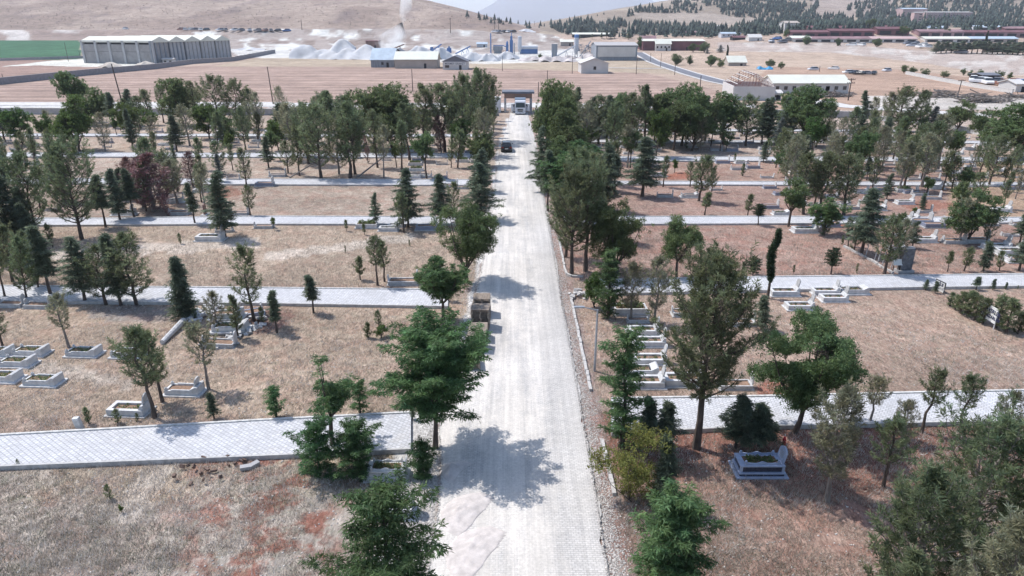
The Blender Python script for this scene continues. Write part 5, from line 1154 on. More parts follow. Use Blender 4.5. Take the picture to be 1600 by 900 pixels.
# precast warehouse beyond the wall
A_ = Vector(G(241, 100.5)); B_ = Vector(G(133, 98.5)); C_ = Vector(G(362, 91)); 
ab = (B_ - A_); ac = (C_ - A_); Lab, Lac = ab.length, ac.length; hW = ztop(A_[1], 64) - A_[2]
e = thing('precast_warehouse', 'long grey precast concrete warehouse with five low gables and cream roof', 'warehouse', A_)
ua = ab.normalized(); uc = ac.normalized(); ua.z = uc.z = 0
def wp(a, c, z): v = ua * a + uc * c; return (v.x, v.y, z)
def qbox(mb, a0, a1, c0, c1, z0, z1, m=None):
    mb.add([wp(a0, c0, z0), wp(a1, c0, z0), wp(a1, c1, z0), wp(a0, c1, z0), wp(a0, c0, z1), wp(a1, c0, z1), wp(a1, c1, z1), wp(a0, c1, z1)], [(0, 1, 2, 3), (4, 7, 6, 5), (0, 4, 5, 1), (1, 5, 6, 2), (2, 6, 7, 3), (3, 7, 4, 0)], m)
hf = hW
for i in range(5):
    b_ = MB(); a0 = Lab * i / 5 + .7; a1 = Lab * (i + 1) / 5 - .7; qbox(b_, a0, a1, .5, 1.0, -2, hf * .52); qbox(b_, a0, a1, .45, 1.0, hf * .53, hf * .84); b_.build('wall_panel', M_conp, e)
b_ = MB(); qbox(b_, .5, Lab - .5, 1.4, 2.0, -2, hf - .5); b_.build('inner_wall', M_dark, e)
b_ = MB()
for i in range(6): qbox(b_, Lab * i / 5 - .65, Lab * i / 5 + .65, 0, 1.1, -2, hf)
qbox(b_, 0, Lab, .2, 1.2, hf - .9, hf + .1)
b_.build('columns', M_conc2, e)
gw_ = [0, .24, .42, .62, .81, 1.0]; gw_ = [0, .21, .40, .60, .80, 1.0]
for i in range(5):
    c0, c1 = Lac * gw_[i], Lac * gw_[i + 1]; nb = 4
    b_ = MB(); qbox(b_, .4, 1.2, c0 + .5, c1 - .5, -2, hf * .93); b_.build('wall_panel', M_conp if i == 0 else M_conc2, e)
    b_ = MB()
    for k in range(nb + 1): cc = c0 + (c1 - c0) * k / nb; qbox(b_, 0.0, .9, cc - .35, cc + .35, -2, hf * (.98))
    b_.build('pilasters', M_tin if i < 2 else M_conc, e)
    b_ = MB(); b_.add([wp(-.3, c0, hf - .2), wp(-.3, (c0 + c1) / 2, hf + 2.0), wp(-.3, c1, hf - .2), wp(Lab + .4, c0, hf - .2), wp(Lab + .4, (c0 + c1) / 2, hf + 2.0), wp(Lab + .4, c1, hf - .2), wp(-.3, c0, hf - .8), wp(-.3, c1, hf - .8), wp(Lab + .4, c0, hf - .8), wp(Lab + .4, c1, hf - .8)],
        [(0, 1, 4, 3), (1, 2, 5, 4), (0, 6, 7, 2, 1), (3, 4, 5, 9, 8), (0, 3, 8, 6), (2, 7, 9, 5)]); b_.build('roof', M_cream, e)
b_ = MB(); qbox(b_, Lab - 1, Lab - .5, .5, Lac, -2, hf - .5); qbox(b_, .5, Lab, Lac - 1, Lac - .5, -2, hf - .5); b_.build('rear_wall', M_conp, e)
gabled('site_hut', 'tiny white hut at the foot of the precast warehouse', 263, 100, 17, 7, 3, M_wh, M_wh, 'hut', .1, win=2)
def heap(px, by, wpx, hpx, label, m, name='gravel_heap', grp='heaps of crushed stone', seed=0, depth=None, peaks=1, cat='heap'):
    x, y, z, s = scl(px, by); w_ = wpx / s; h = hpx / s * (1.08 if hpx > 9 else 1.); rh_ = np.random.default_rng(seed); d_ = depth or w_ * .6; k = 40; j = 18
    vs = []; fs = []
    cx = rh_.uniform(-.3, .3, peaks) * (peaks > 1); 
    for a in range(k):
        for b in range(j):
            u = (a / (k - 1) - .5) * 2; v = (b / (j - 1) - .5) * 2
            hh = 0
            for q in range(peaks):
                cxx = 0 if peaks == 1 else -.62 + 1.24 * q / (peaks - 1); wd_ = 1.0 if peaks == 1 else .62
                rd_ = 1 - math.hypot((u - cxx) / wd_, v) * (1 + .22 * math.sin(5 * math.atan2(v, u - cxx) + seed)); hh = max(hh, (rd_ if rd_ < .75 else .75 + (rd_ - .75) * .6) * 1.1 * (1 if peaks == 1 else .72 + .28 * math.sin(q * 2.3 + seed)))
            nz_ = .26 * (float(fbm(u * 3 + seed, v * 3, .9, seed, 5)) - .5)
            vs.append((u * w_ / 2, v * d_ / 2, max(-.4, (min(hh, .93 + nz_) + nz_ * (hh > .02)) * h) if hh > 0 else -.4))
    fs = [(a * j + b, (a + 1) * j + b, (a + 1) * j + b + 1, a * j + b + 1) for a in range(k - 1) for b in range(j - 1)]
    b_ = MB(); b_.add(vs, fs); o = b_.build(name, m, None, smooth=True, loc=(x, y + d_ / 2, z)); tag(o, label, cat, grp); return o
M_wheap = mat('crushed_white_stone', (.54, .54, .55), .95, .22, .12, .6); M_theap = mat('tan_sand', (.55, .49, .42), .95, .1, .3, .3); M_gheap = mat('grey_rubble', (.46, .42, .41), .95, .4, .25, .8)
heap(168, 106, 40, 9, 'small pale sand heap before the precast warehouse, farther from its corner', M_theap, seed=1); heap(224, 104, 36, 8, 'small pale sand heap close to the corner of the precast warehouse', M_theap, seed=2)
heap(500, 92, 100, 28, 'large white heap of crushed stone with two rounded tops', M_wheap, seed=3, peaks=3); heap(540, 93, 90, 22, 'broad white heap beside the twin topped heap', M_wheap, seed=4, peaks=3)
heap(385, 79, 50, 5, 'low pale mound behind the far end of the warehouse', M_wheap, seed=5)
heap(655, 91, 60, 18, 'white heap rising behind the tin roofed sheds', M_wheap, seed=6); heap(688, 93, 44, 18, 'white heap between the sheds and the blue conveyors', M_wheap, seed=7); heap(738, 96, 52, 14, 'grey white heap behind the gabled workshop', M_wheap, seed=8); heap(762, 96, 40, 12, 'grey white heap below the blue tower plant', M_wheap, seed=9)
heap(792, 93, 40, 12, 'bright white heap in front of the blue tanks', M_wheap, seed=10); heap(905, 92, 50, 10, 'rough rubble heap next to the striped silo', M_gheap, seed=11, peaks=2); heap(840, 96, 60, 8, 'long rubble bank in front of the round white silo', M_gheap, seed=12, peaks=4); heap(872, 97, 60, 10, 'rubble bank with a dark bush on it', M_gheap, seed=13, peaks=3)
heap(822, 50, 30, 5, 'far white mound at the valley mouth', M_wheap, seed=14)
gabled('tin_shed', 'grey tin shed with pale blue roof', 598, 105.5, 36, 11, 16, M_tin, M_blueroof, 'shed', .30, win=1)
gabled('tin_shed', 'low tan shed with cream roof and open dark bay', 650, 107, 66, 13, 14, M_plaster, M_cream, 'shed', .22, win=0)
gabled('tin_shed', 'small shed with dark gabled roof behind the tin shed', 622, 97, 30, 10, 10, M_dark, M_dkroof, 'shed', .3, axis='y')
e, w_, h = gabled('workshop', 'small gabled workshop with a lettered band across its front', 711, 109, 38, 12, 14, M_wh, M_dkroof, 'workshop', .2, axis='y', win=0, dark_gable=M_dkroof)
b_ = MB(); b_.box((0, -7.12, h - .9), (w_ * .9, .1, 1.1)); sb = b_.build('sign_band', M_sign, e); text('MERMER GRANİT', 1.15, M_ink, sb, (0, -7.2, h - .9), (R(90), 0, 0))
b_ = MB(); b_.box((-w_ * .32, -7.05, h * .45), (1.8, .12, 1.4)); b_.build('window', M_glass, e)
gabled('white_barn', 'plain white barn with one dark window alone in the stubble', 929, 115, 42, 15, 14, M_wh, M_wh, 'barn', .17, rz=.0, axis='y', win=1, door=False)
e, w_, h = gabled('steel_hall', 'big grey framed hall with a white side by the tarmac lane', 963, 94.5, 64, 22, 26, M_tin, M_conc, 'hall', .05, win=0, door=False)
b_ = MB(); b_.box((0, -13.1, h * .58), (w_ * .92, .3, h * .66)); b_.build('side_sheet', M_wh, e)
gabled('maroon_hall', 'long maroon hall with thin cream roof behind the white house', 1052, 79, 96, 14, 18, M_maroon, M_cream, 'hall', .05, win=0)
gabled('grey_roof_hall', 'short hall with grey purple roof at the end of the maroon hall', 1014, 78, 24, 9, 16, M_dark, M_maroon2, 'hall', .3)
gabled('village_house', 'white two storey house with pale roof before the maroon hall', 1036, 79.5, 24, 10, 9, M_wh, M_cream, 'house', .3, win=4)
e, w_, h = gabled('prefab_barrack', 'long white prefab building with cream roof and a row of windows', 1266, 146, 118, 15, 10, M_wh, M_cream, 'building', .18, win=9)
# unfinished shed with bare trusses
x, y, z, s = scl(1183, 157); w_ = 62 / s; h = 21 / s; d_ = 17; e = thing('unfinished_shed', 'unfinished white walled shed with bare red roof trusses', 'shed', (x, y + d_ / 2, z), -.12)
b_ = MB(); b_.box((0, -d_ / 2, h / 2), (w_, .3, h)); b_.box((0, d_ / 2, h / 2), (w_, .3, h)); b_.box((-w_ / 2, 0, h / 2), (.3, d_ - .3, h)); b_.box((w_ / 2, 0, h / 2), (.3, d_ - .3, h)); b_.build('wall', M_wh, e)
M_truss = mat('red_oxide_steel', (.22, .07, .06), .7, .2, 2)
for i in range(6):
    yy = -d_ / 2 + d_ * i / 5; b_ = MB(); r = .05
    b_.tube([(-w_ / 2, yy, h), (0, yy, h + 3.2)], r, 4); b_.tube([(w_ / 2, yy, h), (0, yy, h + 3.2)], r, 4); b_.tube([(-w_ / 2, yy, h), (w_ / 2, yy, h)], r, 4)
    for t in (-.6, -.3, 0, .3, .6): b_.tube([(t * w_ / 2, yy, h), (t * w_ / 2, yy, h + 3.2 * (1 - abs(t)))], r * .7, 4)
    b_.build('truss', M_truss, e)
b_ = MB()
for t in (-.85, -.6, -.35, -.1, .1, .35, .6, .85): b_.box((t * w_ / 2, 0, h + 3.2 * (1 - abs(t)) + .12), (.22, d_, .14))
b_.build('purlins', M_wh, e)
gabled('farm_shed', 'low farm shed with white sheet roof beside a vegetable patch', 1152, 103, 28, 5, 9, M_plaster, M_cream, 'shed', .3)
gabled('site_hut', 'small grey hut at the end of the prefab building', 1212, 156, 16, 10, 4, M_wh, M_wh, 'hut', .1, win=1)
# blue tarpaulin heap, farm odds
heap(1197, 109, 24, 6, 'bright blue tarpaulin thrown over a low heap', mat('blue_tarpaulin', (.06, .28, .50), .5, .2, .6), 'tarpaulin_heap', None, 21, peaks=3)
heap(1106, 125, 3, 1, 'tiny pale stone mound by the lane', M_gheap, seed=22)
# plant: tanks, silos, towers, conveyors
def part(e, nm, fn, m): b_ = MB(); fn(b_); return b_.build(nm, m, e)
x, y, z, s = scl(796, 84); k = 1 / s
e = thing('asphalt_plant', 'tall blue tower plant with a slender stack and two drums', 'industrial plant', (x, y, z))
part(e, 'tower', lambda b: [b.box((3 * k, 0, 10 * k), (5 * k, 5 * k, 20 * k)), b.box((3 * k, 0, 23 * k), (3.4 * k, 3.4 * k, 6 * k)), b.tube([(3 * k, 0, 26 * k), (3 * k, 0, 31 * k)], .6 * k, 8)], M_plant)
part(e, 'filter_tower', lambda b: [b.box((-3.5 * k, -1, 7 * k), (4 * k, 4 * k, 14 * k)), b.lathe([(1.6 * k, 14 * k), (1.6 * k, 17 * k), (.4 * k, 19 * k)], (-3.5 * k, -1, 0), 10)], M_plant)
part(e, 'stack', lambda b: [b.tube([(-29 * k, 0, 0), (-29 * k, 0, 30 * k)], .9 * k, 8)], M_plant)
part(e, 'hopper', lambda b: [b.box((-18 * k, 0, 8 * k), (15 * k, 5 * k, 6 * k)), b.box((-18 * k, 0, 3 * k), (12 * k, 3 * k, 5 * k))], M_tin)
part(e, 'duct', lambda b: [b.tube([(-25 * k, 0, 12 * k), (-10 * k, 0, 12 * k), (-4 * k, 0, 10 * k)], .8 * k, 8)], M_plant)
part(e, 'drum', lambda b: [b.tube([(15 * k, 0, 9 * k), (44 * k, 0, 9 * k)], 3.0 * k, 12)], M_silo)
part(e, 'drum_base', lambda b: [b.box((30 * k, 0, 3.4 * k), (28 * k, 5 * k, 6.8 * k))], M_plant)
part(e, 'stair', lambda b: [b.box((7.5 * k, -1, 8 * k), (2 * k, 1.6 * k, 16 * k))], M_steel)
def silo(px, by, wpx, hpx, label, top=None):
    x, y, z, s = scl(px, by); r = wpx / s / 2; h = hpx / s; e = thing('silo', label, 'silo', (x, y, z), 0, 'white silos of the works')
    b_ = MB(); b_.lathe([(r * .2, h * .12), (r, h * .3), (r, h * .86)], (0, 0, 0), 16); b_.build('shell', M_silo, e, smooth=False)
    b_ = MB(); b_.lathe([(r * 1.02, h * .86), (r * 1.02, h * .97), (r * .6, h)], (0, 0, 0), 16); b_.build('cap', top or M_silo, e)
    b_ = MB()
    for a in range(4): b_.tube([(r * .8 * math.cos(a * 1.57 + .8), r * .8 * math.sin(a * 1.57 + .8), -.5), (r * .8 * math.cos(a * 1.57 + .8), r * .8 * math.sin(a * 1.57 + .8), h * .32)], r * .08, 5)
    b_.build('legs', M_steel, e)
silo(812, 85, 6, 27, 'slim grey silo beside the blue drum'); silo(900, 90, 7, 34, 'white silo with a blue band at its top', M_plant)
x, y, z, s = scl(866, 92); k = 1 / s; e = thing('batching_tower', 'blue grey hopper tower at the foot of the sloping conveyor', 'industrial plant', (x, y, z))
part(e, 'hopper', lambda b: [b.box((0, 0, 16 * k), (9 * k, 6 * k, 12 * k)), b.box((0, 0, 6 * k), (6 * k, 4 * k, 9 * k), taper=1.4)], M_tin); part(e, 'legs', lambda b: [b.box((sx * 3.6 * k, sy * 2.4 * k, 5 * k), (.6 * k, .6 * k, 10 * k)) for sx in (-1, 1) for sy in (-1, 1)], M_plant)
def conveyor(p1, p2, hpx1, hpx2, label, m):
    x1, y1, z1, s1 = scl(*p1); x2, y2, z2, s2 = scl(*p2); e = thing('conveyor', label, 'conveyor', (x1, y1, z1), 0, 'conveyors of the works')
    a = (0, 0, hpx1 / s1); c = (x2 - x1, y2 - y1, z2 - z1 + hpx2 / s2)
    b_ = MB(); b_.tube([a, c], 1.0 / s1 * 1.0, 4); b_.build('belt', m, e)
    b_ = MB(); 
    for t in (.45, .8): q = [a[i] * (1 - t) + c[i] * t for i in range(3)]; b_.tube([q, (q[0] - .8, q[1], -.3)], .35 / s1 * 1.0, 4); b_.tube([q, (q[0] + 1.5, q[1], -.3)], .35 / s1, 4)
    b_.build('trestle', m, e)
conveyor((870, 92), (902, 90), 4, 20, 'sloping conveyor climbing to the blue banded silo', M_silo)
conveyor((690, 84), (668, 88), 14, 4, 'blue conveyor leaning down toward the white heap', M_plant); conveyor((705, 84), (685, 86), 2, 12, 'blue conveyor at the middle of the crusher works', M_plant); conveyor((712, 86), (735, 84), 2, 11, 'blue conveyor rising behind the gabled workshop', M_plant)
conveyor((598, 84), (632, 82), 1, 12, 'brown conveyor rising behind the tin roofed sheds', mat('rusty_steel', (.20, .13, .10), .9, .3, 1)); conveyor((906, 92), (922, 86), 4, 20, 'conveyor climbing behind the white barn', M_tin); conveyor((915, 88), (935, 86), 16, 4, 'grey conveyor descending beside the steel hall', M_tin)
x, y, z, s = scl(702, 84); k = 1 / s; e = thing('crusher', 'blue crusher house between the short conveyors', 'industrial plant', (x, y, z)); part(e, 'housing', lambda b: [b.box((0, 0, 5 * k), (7 * k, 4 * k, 7 * k)), b.box((0, 0, 9.5 * k), (4 * k, 3 * k, 3 * k), taper=.5)], M_plant)
x, y, z, s = scl(675, 83); k = 1 / s; e = thing('crusher', 'blue hopper nearest the white heap behind the sheds', 'industrial plant', (x, y, z)); part(e, 'housing', lambda b: [b.box((0, 0, 6 * k), (6 * k, 4 * k, 6 * k), taper=.7)], M_plant)
gabled('plant_office', 'low blue grey office left of the tower plant on the quarry floor', 753, 74, 16, 5, 8, M_silo, M_blueroof, 'building', .1); gabled('plant_shed', 'low shed with pale roof between tower plant and striped silo', 886, 72, 20, 6, 9, M_plaster, M_cream, 'shed', .15); gabled('plant_shed', 'long low shed at the foot of the far slope behind the steel hall', 925, 58, 60, 4, 12, M_dark, M_cream, 'shed', .1)
gabled('quarry_cabin', 'rusty brown block at the quarry edge near the dust plume', 582, 76, 20, 11, 8, mat('rusty_wall', (.22, .14, .12), .9, .3, .3), M_maroon, 'cabin', .02)
rng_ = random.Random(9)
for i, (cx, by, w_, hh, lab) in enumerate([(905, 80, 12, 10, 'dark steel frame of the batching works beside the blue banded silo'), (918, 84, 10, 12, 'dark cluttered steel frame behind the white barn'), (930, 78, 12, 9, 'blue grey clutter of machinery next to the steel hall')]):
    x, y, z, s = scl(cx, by); e = thing('batching_machinery', lab, 'industrial plant', (x, y, z)); b_ = MB(); k = 1 / s
    for a in range(5): b_.box(((a / 4 - .5) * w_ * k, 0, hh * k / 2), (.5 * k, .5 * k, hh * k))
    for a in range(4): b_.box((0, 0, hh * k * (a + 1) / 4), (w_ * k, .6 * k, .5 * k)); b_.box((rng_.uniform(-3, 3) * k, 1, hh * k * (a + .5) / 4), (rng_.uniform(2, 4) * k, 2, 1.6 * k))
    b_.build('frame', M_tin, e)
# settlement under the right hill: rows of maroon roofed market halls
rows = [(1300, 66, 120, 5, M_wh, M_maroon2), (1378, 66, 110, 5, M_wh, M_pink), (1265, 58, 60, 7, M_maroon, M_maroon), (1330, 57, 70, 8, M_maroon, M_maroon), (1395, 55, 50, 9, M_maroon, M_maroon), (1300, 50, 70, 6, M_maroon, M_maroon), (1375, 48, 60, 5, M_maroon, M_maroon), (1252, 65, 30, 5, M_wh, M_cream),
        (1480, 66, 70, 5, M_wh, M_cream), (1550, 66, 80, 5, M_plaster, M_blueroof), (1470, 58, 70, 8, M_maroon2, M_maroon2), (1530, 57, 60, 6, M_maroon, M_maroon), (1580, 58, 60, 7, M_maroon2, M_maroon), (1465, 48, 30, 4, M_wh, M_blueroof), (1545, 47, 40, 4, M_silo, M_blueroof), (1590, 49, 40, 4, M_maroon, M_maroon2), (1290, 44, 14, 3, M_wh, M_cream), (1386, 43, 18, 3, M_wh, M_pink)]
for i, (cx, by, w_, hh, mw, mr) in enumerate(rows):
    nm = {0: 'lowest', 1: 'lowest'}.get(i, '')
    lk = {'maroon_roof': 'dark maroon', 'faded_maroon_roof': 'faded maroon', 'pink_plaster': 'pink', 'cream_sheet_roof': 'cream', 'blue_grey_roof': 'blue grey'}[mr.name]
    e, ww, h = gabled('market_hall', 'long low market hall with %s roof, %s in the settlement under the hill' % (lk, ORD[i]), cx, by, w_, hh, 12, mw, mr, 'market hall', .12, win=0, door=False, group='market halls under the hill')
    for q_ in range(max(2, int(ww / 9))): q = MB(); q.box((-ww / 2 + (q_ + .5) * ww / max(2, int(ww / 9)), -6.1, h * .42), (ww / max(2, int(ww / 9)) * .7, .25, h * .6)); q.build('shop_front', M_dark, e)
# school on the hill
e, ww, h = gabled('school_block', 'long pink building with flat pale roof on the wooded hillside', 1482, 30, 72, 10, 22, M_pink, M_wh, 'building', .03, win=12, door=False)
e, ww, h = gabled('school_block', 'taller pink wing with pale blue roof beside the long pink building', 1428, 27, 38, 12, 22, M_pink, M_blueroof, 'building', .06, win=6, door=False)
e, ww, h = gabled('stair_tower', 'salmon stair tower in front of the two pink blocks', 1432, 40, 13, 19, 8, mat('salmon_plaster', (.55, .38, .36), .9, .05, .3), M_wh, 'tower', .04, win=0, door=False)
b_ = MB()
for i in range(4): b_.box((ww * .25, -4.06, h * (.3 + .18 * i)), (ww * .3, .1, h * .08))
b_.build('window', M_glass, e)
gabled('apartment_block', 'small white and rose block at the near end of the settlement', 1236, 51, 22, 14, 14, M_wh, M_plaster, 'building', .1, win=3)
gabled('hill_house', 'small pale house half way along the wooded slope', 1122, 45, 18, 3, 8, M_wh, M_wh, 'house', .2); gabled('hill_house', 'blue white building on the flat beside the grey roofed sheds', 1142, 58, 30, 5, 10, M_silo, M_blueroof, 'building', .1, win=4); gabled('village_shed', 'white fronted shed farther along the settlement track', 1180, 64, 20, 5, 9, M_wh, M_wh, 'shed', .25); gabled('village_shed', 'long brown shed before the forest edge', 1100, 54, 60, 3, 10, M_maroon, M_maroon2, 'shed', .1); gabled('village_shed', 'low brown shed behind the parked vehicles', 1160, 62, 30, 3, 8, M_dark, M_maroon, 'shed', .15)
# vehicles far off
vr = random.Random(4); VC = [M_white, M_silo, mat('grey_car_paint', (.2, .2, .22), .4), mat('blue_car_paint', (.06, .14, .35), .4), M_black, mat('rust_car_paint', (.22, .10, .07), .7)]; VN = ['white', 'pale', 'grey', 'blue', 'black', 'rusty']
def farcar(cx, by, lab, i=None, s=1.2): x, y, z = G(cx, by); i = vr.randrange(6) if i is None else i; return car('parked_vehicle', '%s vehicle %s' % (VN[i], lab), 'vehicle', (x, y, z), vr.uniform(0, 3), VC[i], s, 'vehicles parked far off', False)
for i, cx in enumerate([196, 283, 290, 297, 304, 313, 322, 344, 352, 366, 376, 390, 403, 414, 424, 434, 448]): farcar(cx, 46.5 + (cx - 196) * .012, '%s from the warehouse end in the line on the quarry bank' % ORD[i], None, 1.9)
for i, cx in enumerate([773, 780, 787, 794, 801]): farcar(cx, 51, '%s in the short line at the valley mouth' % ORD[i], None, 1.8)
for i, (cx, by) in enumerate([(1205, 66), (1214, 62), (1222, 67), (1230, 64), (1330, 72), (1345, 72), (1418, 70), (1424, 73), (1430, 70), (1436, 75), (1442, 72), (1448, 75), (1501, 84), (1580, 84)]): farcar(cx, by, '%s along the settlement front' % ORD[i], vr.choice([0, 0, 1, 2, 3]), 1.8)
for i, (cx, by) in enumerate([(1325, 115), (1335, 116), (1342, 117), (1352, 117), (1365, 117), (1385, 112), (1302, 109), (1270, 110)]): farcar(cx, by, '%s of those scattered on the far stubble field' % ORD[i], [0, 4, 4, 2, 4, 1, 0, 1][i], 1.1)
for i, (cx, by) in enumerate([(1520, 128), (1530, 130), (1543, 132), (1553, 131), (1566, 134), (1578, 133), (1590, 134)]): farcar(cx, by, '%s in the yard beside the slanting white wall' % ORD[i], [0, 1, 0, 2, 5, 5, 3][i], 1.5)
gabled('yard_shed', 'dark flat shed in the vehicle yard at the far side', 1548, 124, 26, 6, 8, M_dark, M_dkroof, 'shed', .05); gabled('yard_shed', 'white hut at the frame edge beyond the log piles', 1594, 144, 16, 12, 8, M_wh, M_wh, 'hut', .1)
# utility poles
M_pole = mat('tarred_pole', (.10, .08, .07), .9, .3, 2)
def pole(px, by, ty, label, arms=0, r=.14, lamp=False, leanx=0.):
    x, y, z = G(px, by); h = ztop(y, ty) - z; e = thing('utility_pole', label, 'pole', (x, y, z), 0, 'utility poles around the fields'); b_ = MB(); b_.tube([(0, 0, -.3), (leanx * h, 0, h)], [r, r * .7], 6); b_.build('shaft', M_pole, e)
    for a in range(arms): b_ = MB(); b_.box((leanx * h, 0, h - .35 - a * .9), (2.0, .14, .14)); [b_.box((leanx * h + t, 0, h - .2 - a * .9), (.1, .1, .22)) for t in (-.9, -.45, .45, .9)]; b_.build('cross_arm', M_pole, e)
pole(199, 190, 100, 'leaning dark pole rising through the trees before the precast warehouse', leanx=-.08); pole(427, 163, 104, 'dark pole standing in the ploughed field nearest the warehouse', leanx=-.04); pole(645, 143, 108, 'dark pole in front of the tin roofed sheds'); pole(855, 140, 110, 'dark pole beside the gate on the ploughed field')
pole(894, 115, 88, 'dark pole at the corner of the white barn'); pole(994, 116, 92, 'thin pole in the stubble past the white barn'); pole(785, 111, 87, 'thin pole near the gabled workshop'); pole(1092, 156, 118, 'dark pole close to the tarmac lane behind the trees'); pole(1054, 117, 96, 'thin pole at the first bend of the tarmac lane'); pole(1032, 105, 83, 'thin pole beside the near bend of the tarmac lane')
pole(1016, 97, 83, 'thin pole where the tarmac lane meets the steel hall'); pole(1153, 133, 112, 'dark pole between lane and farm shed'); pole(1325, 157, 122, 'twin armed grey pole at the end of the prefab building', 2, .16); pole(1496, 150, 124, 'pole standing among the log piles', 1, .14, leanx=.06); pole(1240, 145, 125, 'thin pole before the prefab building'); pole(1280, 112, 103, 'short pole on the far stubble field'); pole(841, 152, 128, 'short thin pole behind the gate')
pole(704, 52, 28, 'tall pole on the slope above the dust plume', 2, .35); pole(773, 48, 27, 'pole on the saddle at the foot of the hill', 1, .3); pole(779, 50, 31, 'second pole on the saddle at the foot of the hill', 1, .3); pole(828, 38, 31, 'far pole on the skyline of the saddle', 1, .3); pole(835, 39, 33, 'farthest pole on the skyline of the saddle', 1, .3); pole(472, 47, 30, 'lone pole on the bare slope above the line of vehicles', 0, .3); pole(107, 96, 66, 'pole at the corner of the green crop field'); pole(125, 88, 80, 'short pole at the wall of the green field'); pole(5, 124, 115, 'short pole at the end of the dark plot near the frame edge')
# log piles
def logs(px, by, wpx, hpx, k, label, seed):
    x, y, z, s = scl(px, by); rl = random.Random(seed); e = thing('log_pile', label, 'log pile', (x, y, z), 0, 'piles of cut branches'); b_ = MB(); w_ = wpx / s; h = hpx / s
    for i in range(k):
        u = rl.uniform(-1, 1); cx = u * w_ / 2; top = h * (1 - abs(u) ** 1.5); L3 = rl.uniform(2, 5); az = rl.gauss(.3, .7); el = rl.gauss(0, .18); c = Vector((cx, rl.uniform(-2, 3), rl.uniform(0, top))); d_ = Vector((math.cos(az) * math.cos(el), math.sin(az) * math.cos(el), math.sin(el))) * L3 / 2
        b_.tube([c - d_, c + d_], [rl.uniform(.08, .2), rl.uniform(.04, .1)], 5)
    b_.build('cut_logs', BARK['grey'] if seed % 2 else M_wood, e)
logs(1475, 152, 50, 12, 90, 'high tangled pile of pale cut branches beside the leaning pole', 1); logs(1530, 160, 60, 14, 130, 'wide brown pile of cut branches', 3); logs(1590, 153, 50, 6, 70, 'flat stack of long dark trunks at the frame edge', 5); logs(1308, 151, 46, 7, 80, 'low pile of branches at the end of the prefab building', 7); logs(1565, 158, 40, 5, 40, 'thin scatter of trunks below the wide brown pile', 9); logs(1430, 150, 40, 4, 40, 'low scatter of branches between the two larger piles', 11)
# trees and hedges of the fields
for i, (k, bx, by, ty, w_, lab) in enumerate([('broad', 1058, 102, 84, 1.4, 'round dark bush tree beside the tarmac lane'), ('broad', 1078, 102, 87, 1.3, 'smaller round bush tree beside the tarmac lane'), ('broad', 1110, 104, 86, 1.3, 'broad dark tree in the farm garden'), ('broad', 1125, 105, 92, 1.6, 'low spreading tree in the farm garden'), ('cypress', 1135, 100, 70, 1.4, 'tall narrow poplar in the farm garden'), ('broad', 1100, 82, 66, 1.6, 'dark tree behind the white village house'), ('broad', 1083, 82, 68, 1.5, 'second dark tree behind the white village house'), ('silver', 1125, 82, 70, 1.9, 'grey green willow mass past the village house'), ('broad', 1000, 78, 58, 1.3, 'dark tree next to the steel hall'), ('silver', 1105, 84, 74, 1.5, 'low grey willow past the village house'),
        ('broad', 1203, 106, 93, 1.7, 'round tree behind the blue tarpaulin'), ('broad', 1220, 108, 97, 1.5, 'low round tree past the blue tarpaulin'), ('broad', 1412, 114, 102, 1.7, 'first round tree in the hedge above the slanting white wall'), ('broad', 1425, 116, 104, 1.6, 'second round tree in the hedge above the slanting white wall'), ('broad', 1445, 119, 107, 1.7, 'third round tree in the hedge above the slanting white wall'), ('broad', 1475, 122, 111, 1.9, 'low dark tree in the hedge above the slanting white wall'), ('broad', 1505, 118, 107, 1.2, 'reddish leaved small tree beyond the hedge'), ('broad', 1515, 121, 110, 1.2, 'dark small tree beyond the hedge'), ('broad', 1530, 122, 108, 1.3, 'pointed dark tree beside the vehicle yard'), ('bright', 1560, 123, 111, 1.8, 'light green tree behind the yard shed'), ('bright', 1578, 124, 114, 1.6, 'second light green tree behind the yard shed'), ('broad', 1260, 70, 56, 1.8, 'round dark tree in front of the market halls'), ('broad', 1310, 72, 60, 1.2, 'small tree at the market front'), ('broad', 1370, 74, 60, 1.5, 'dark tree at the market front, farther along'), ('broad', 1228, 58, 46, 1.2, 'dark tree beside the small white and rose block'), ('bright', 1410, 56, 40, 1.6, 'pale green tree between the two market rows'), ('broad', 1362, 48, 30, 1.8, 'large dark tree above the market halls'), ('bright', 1395, 36, 25, 1.4, 'pale tree in front of the pink building'), ('cypress', 1537, 82, 48, 1.3, 'tall leaning poplar rising from the tree belt'), ('broad', 1480, 56, 45, 1.6, 'dark tree before the blue roofed shed'), ('broad', 844, 92, 84, 1.5, 'dark bush growing on the rubble bank')]):
    o = tree(k, bx, by, ty, w_ * .8, lab, low=k != 'cypress'); o['group'] = 'trees of the far fields and village'
for i, px in enumerate(range(1462, 1612, 8)): o = tree('cedar', px, 82.5 + vr.uniform(-1, 1) + (px - 1462) * .02, 64 + vr.uniform(-2, 3), 2.2, 'dark conifer, %s from the market yard in the tree belt' % ORD[i]); o['group'] = 'conifers of the tree belt'
for i, (px, by, ty) in enumerate([(948, 60, 48), (960, 60, 50), (940, 60, 51), (925, 61, 53), (905, 62, 54), (982, 62, 50)]): o = tree('cedar', px, by, ty, 1.6, 'dark conifer, %s behind the steel hall' % ORD[i]); o['group'] = 'conifers behind the works'
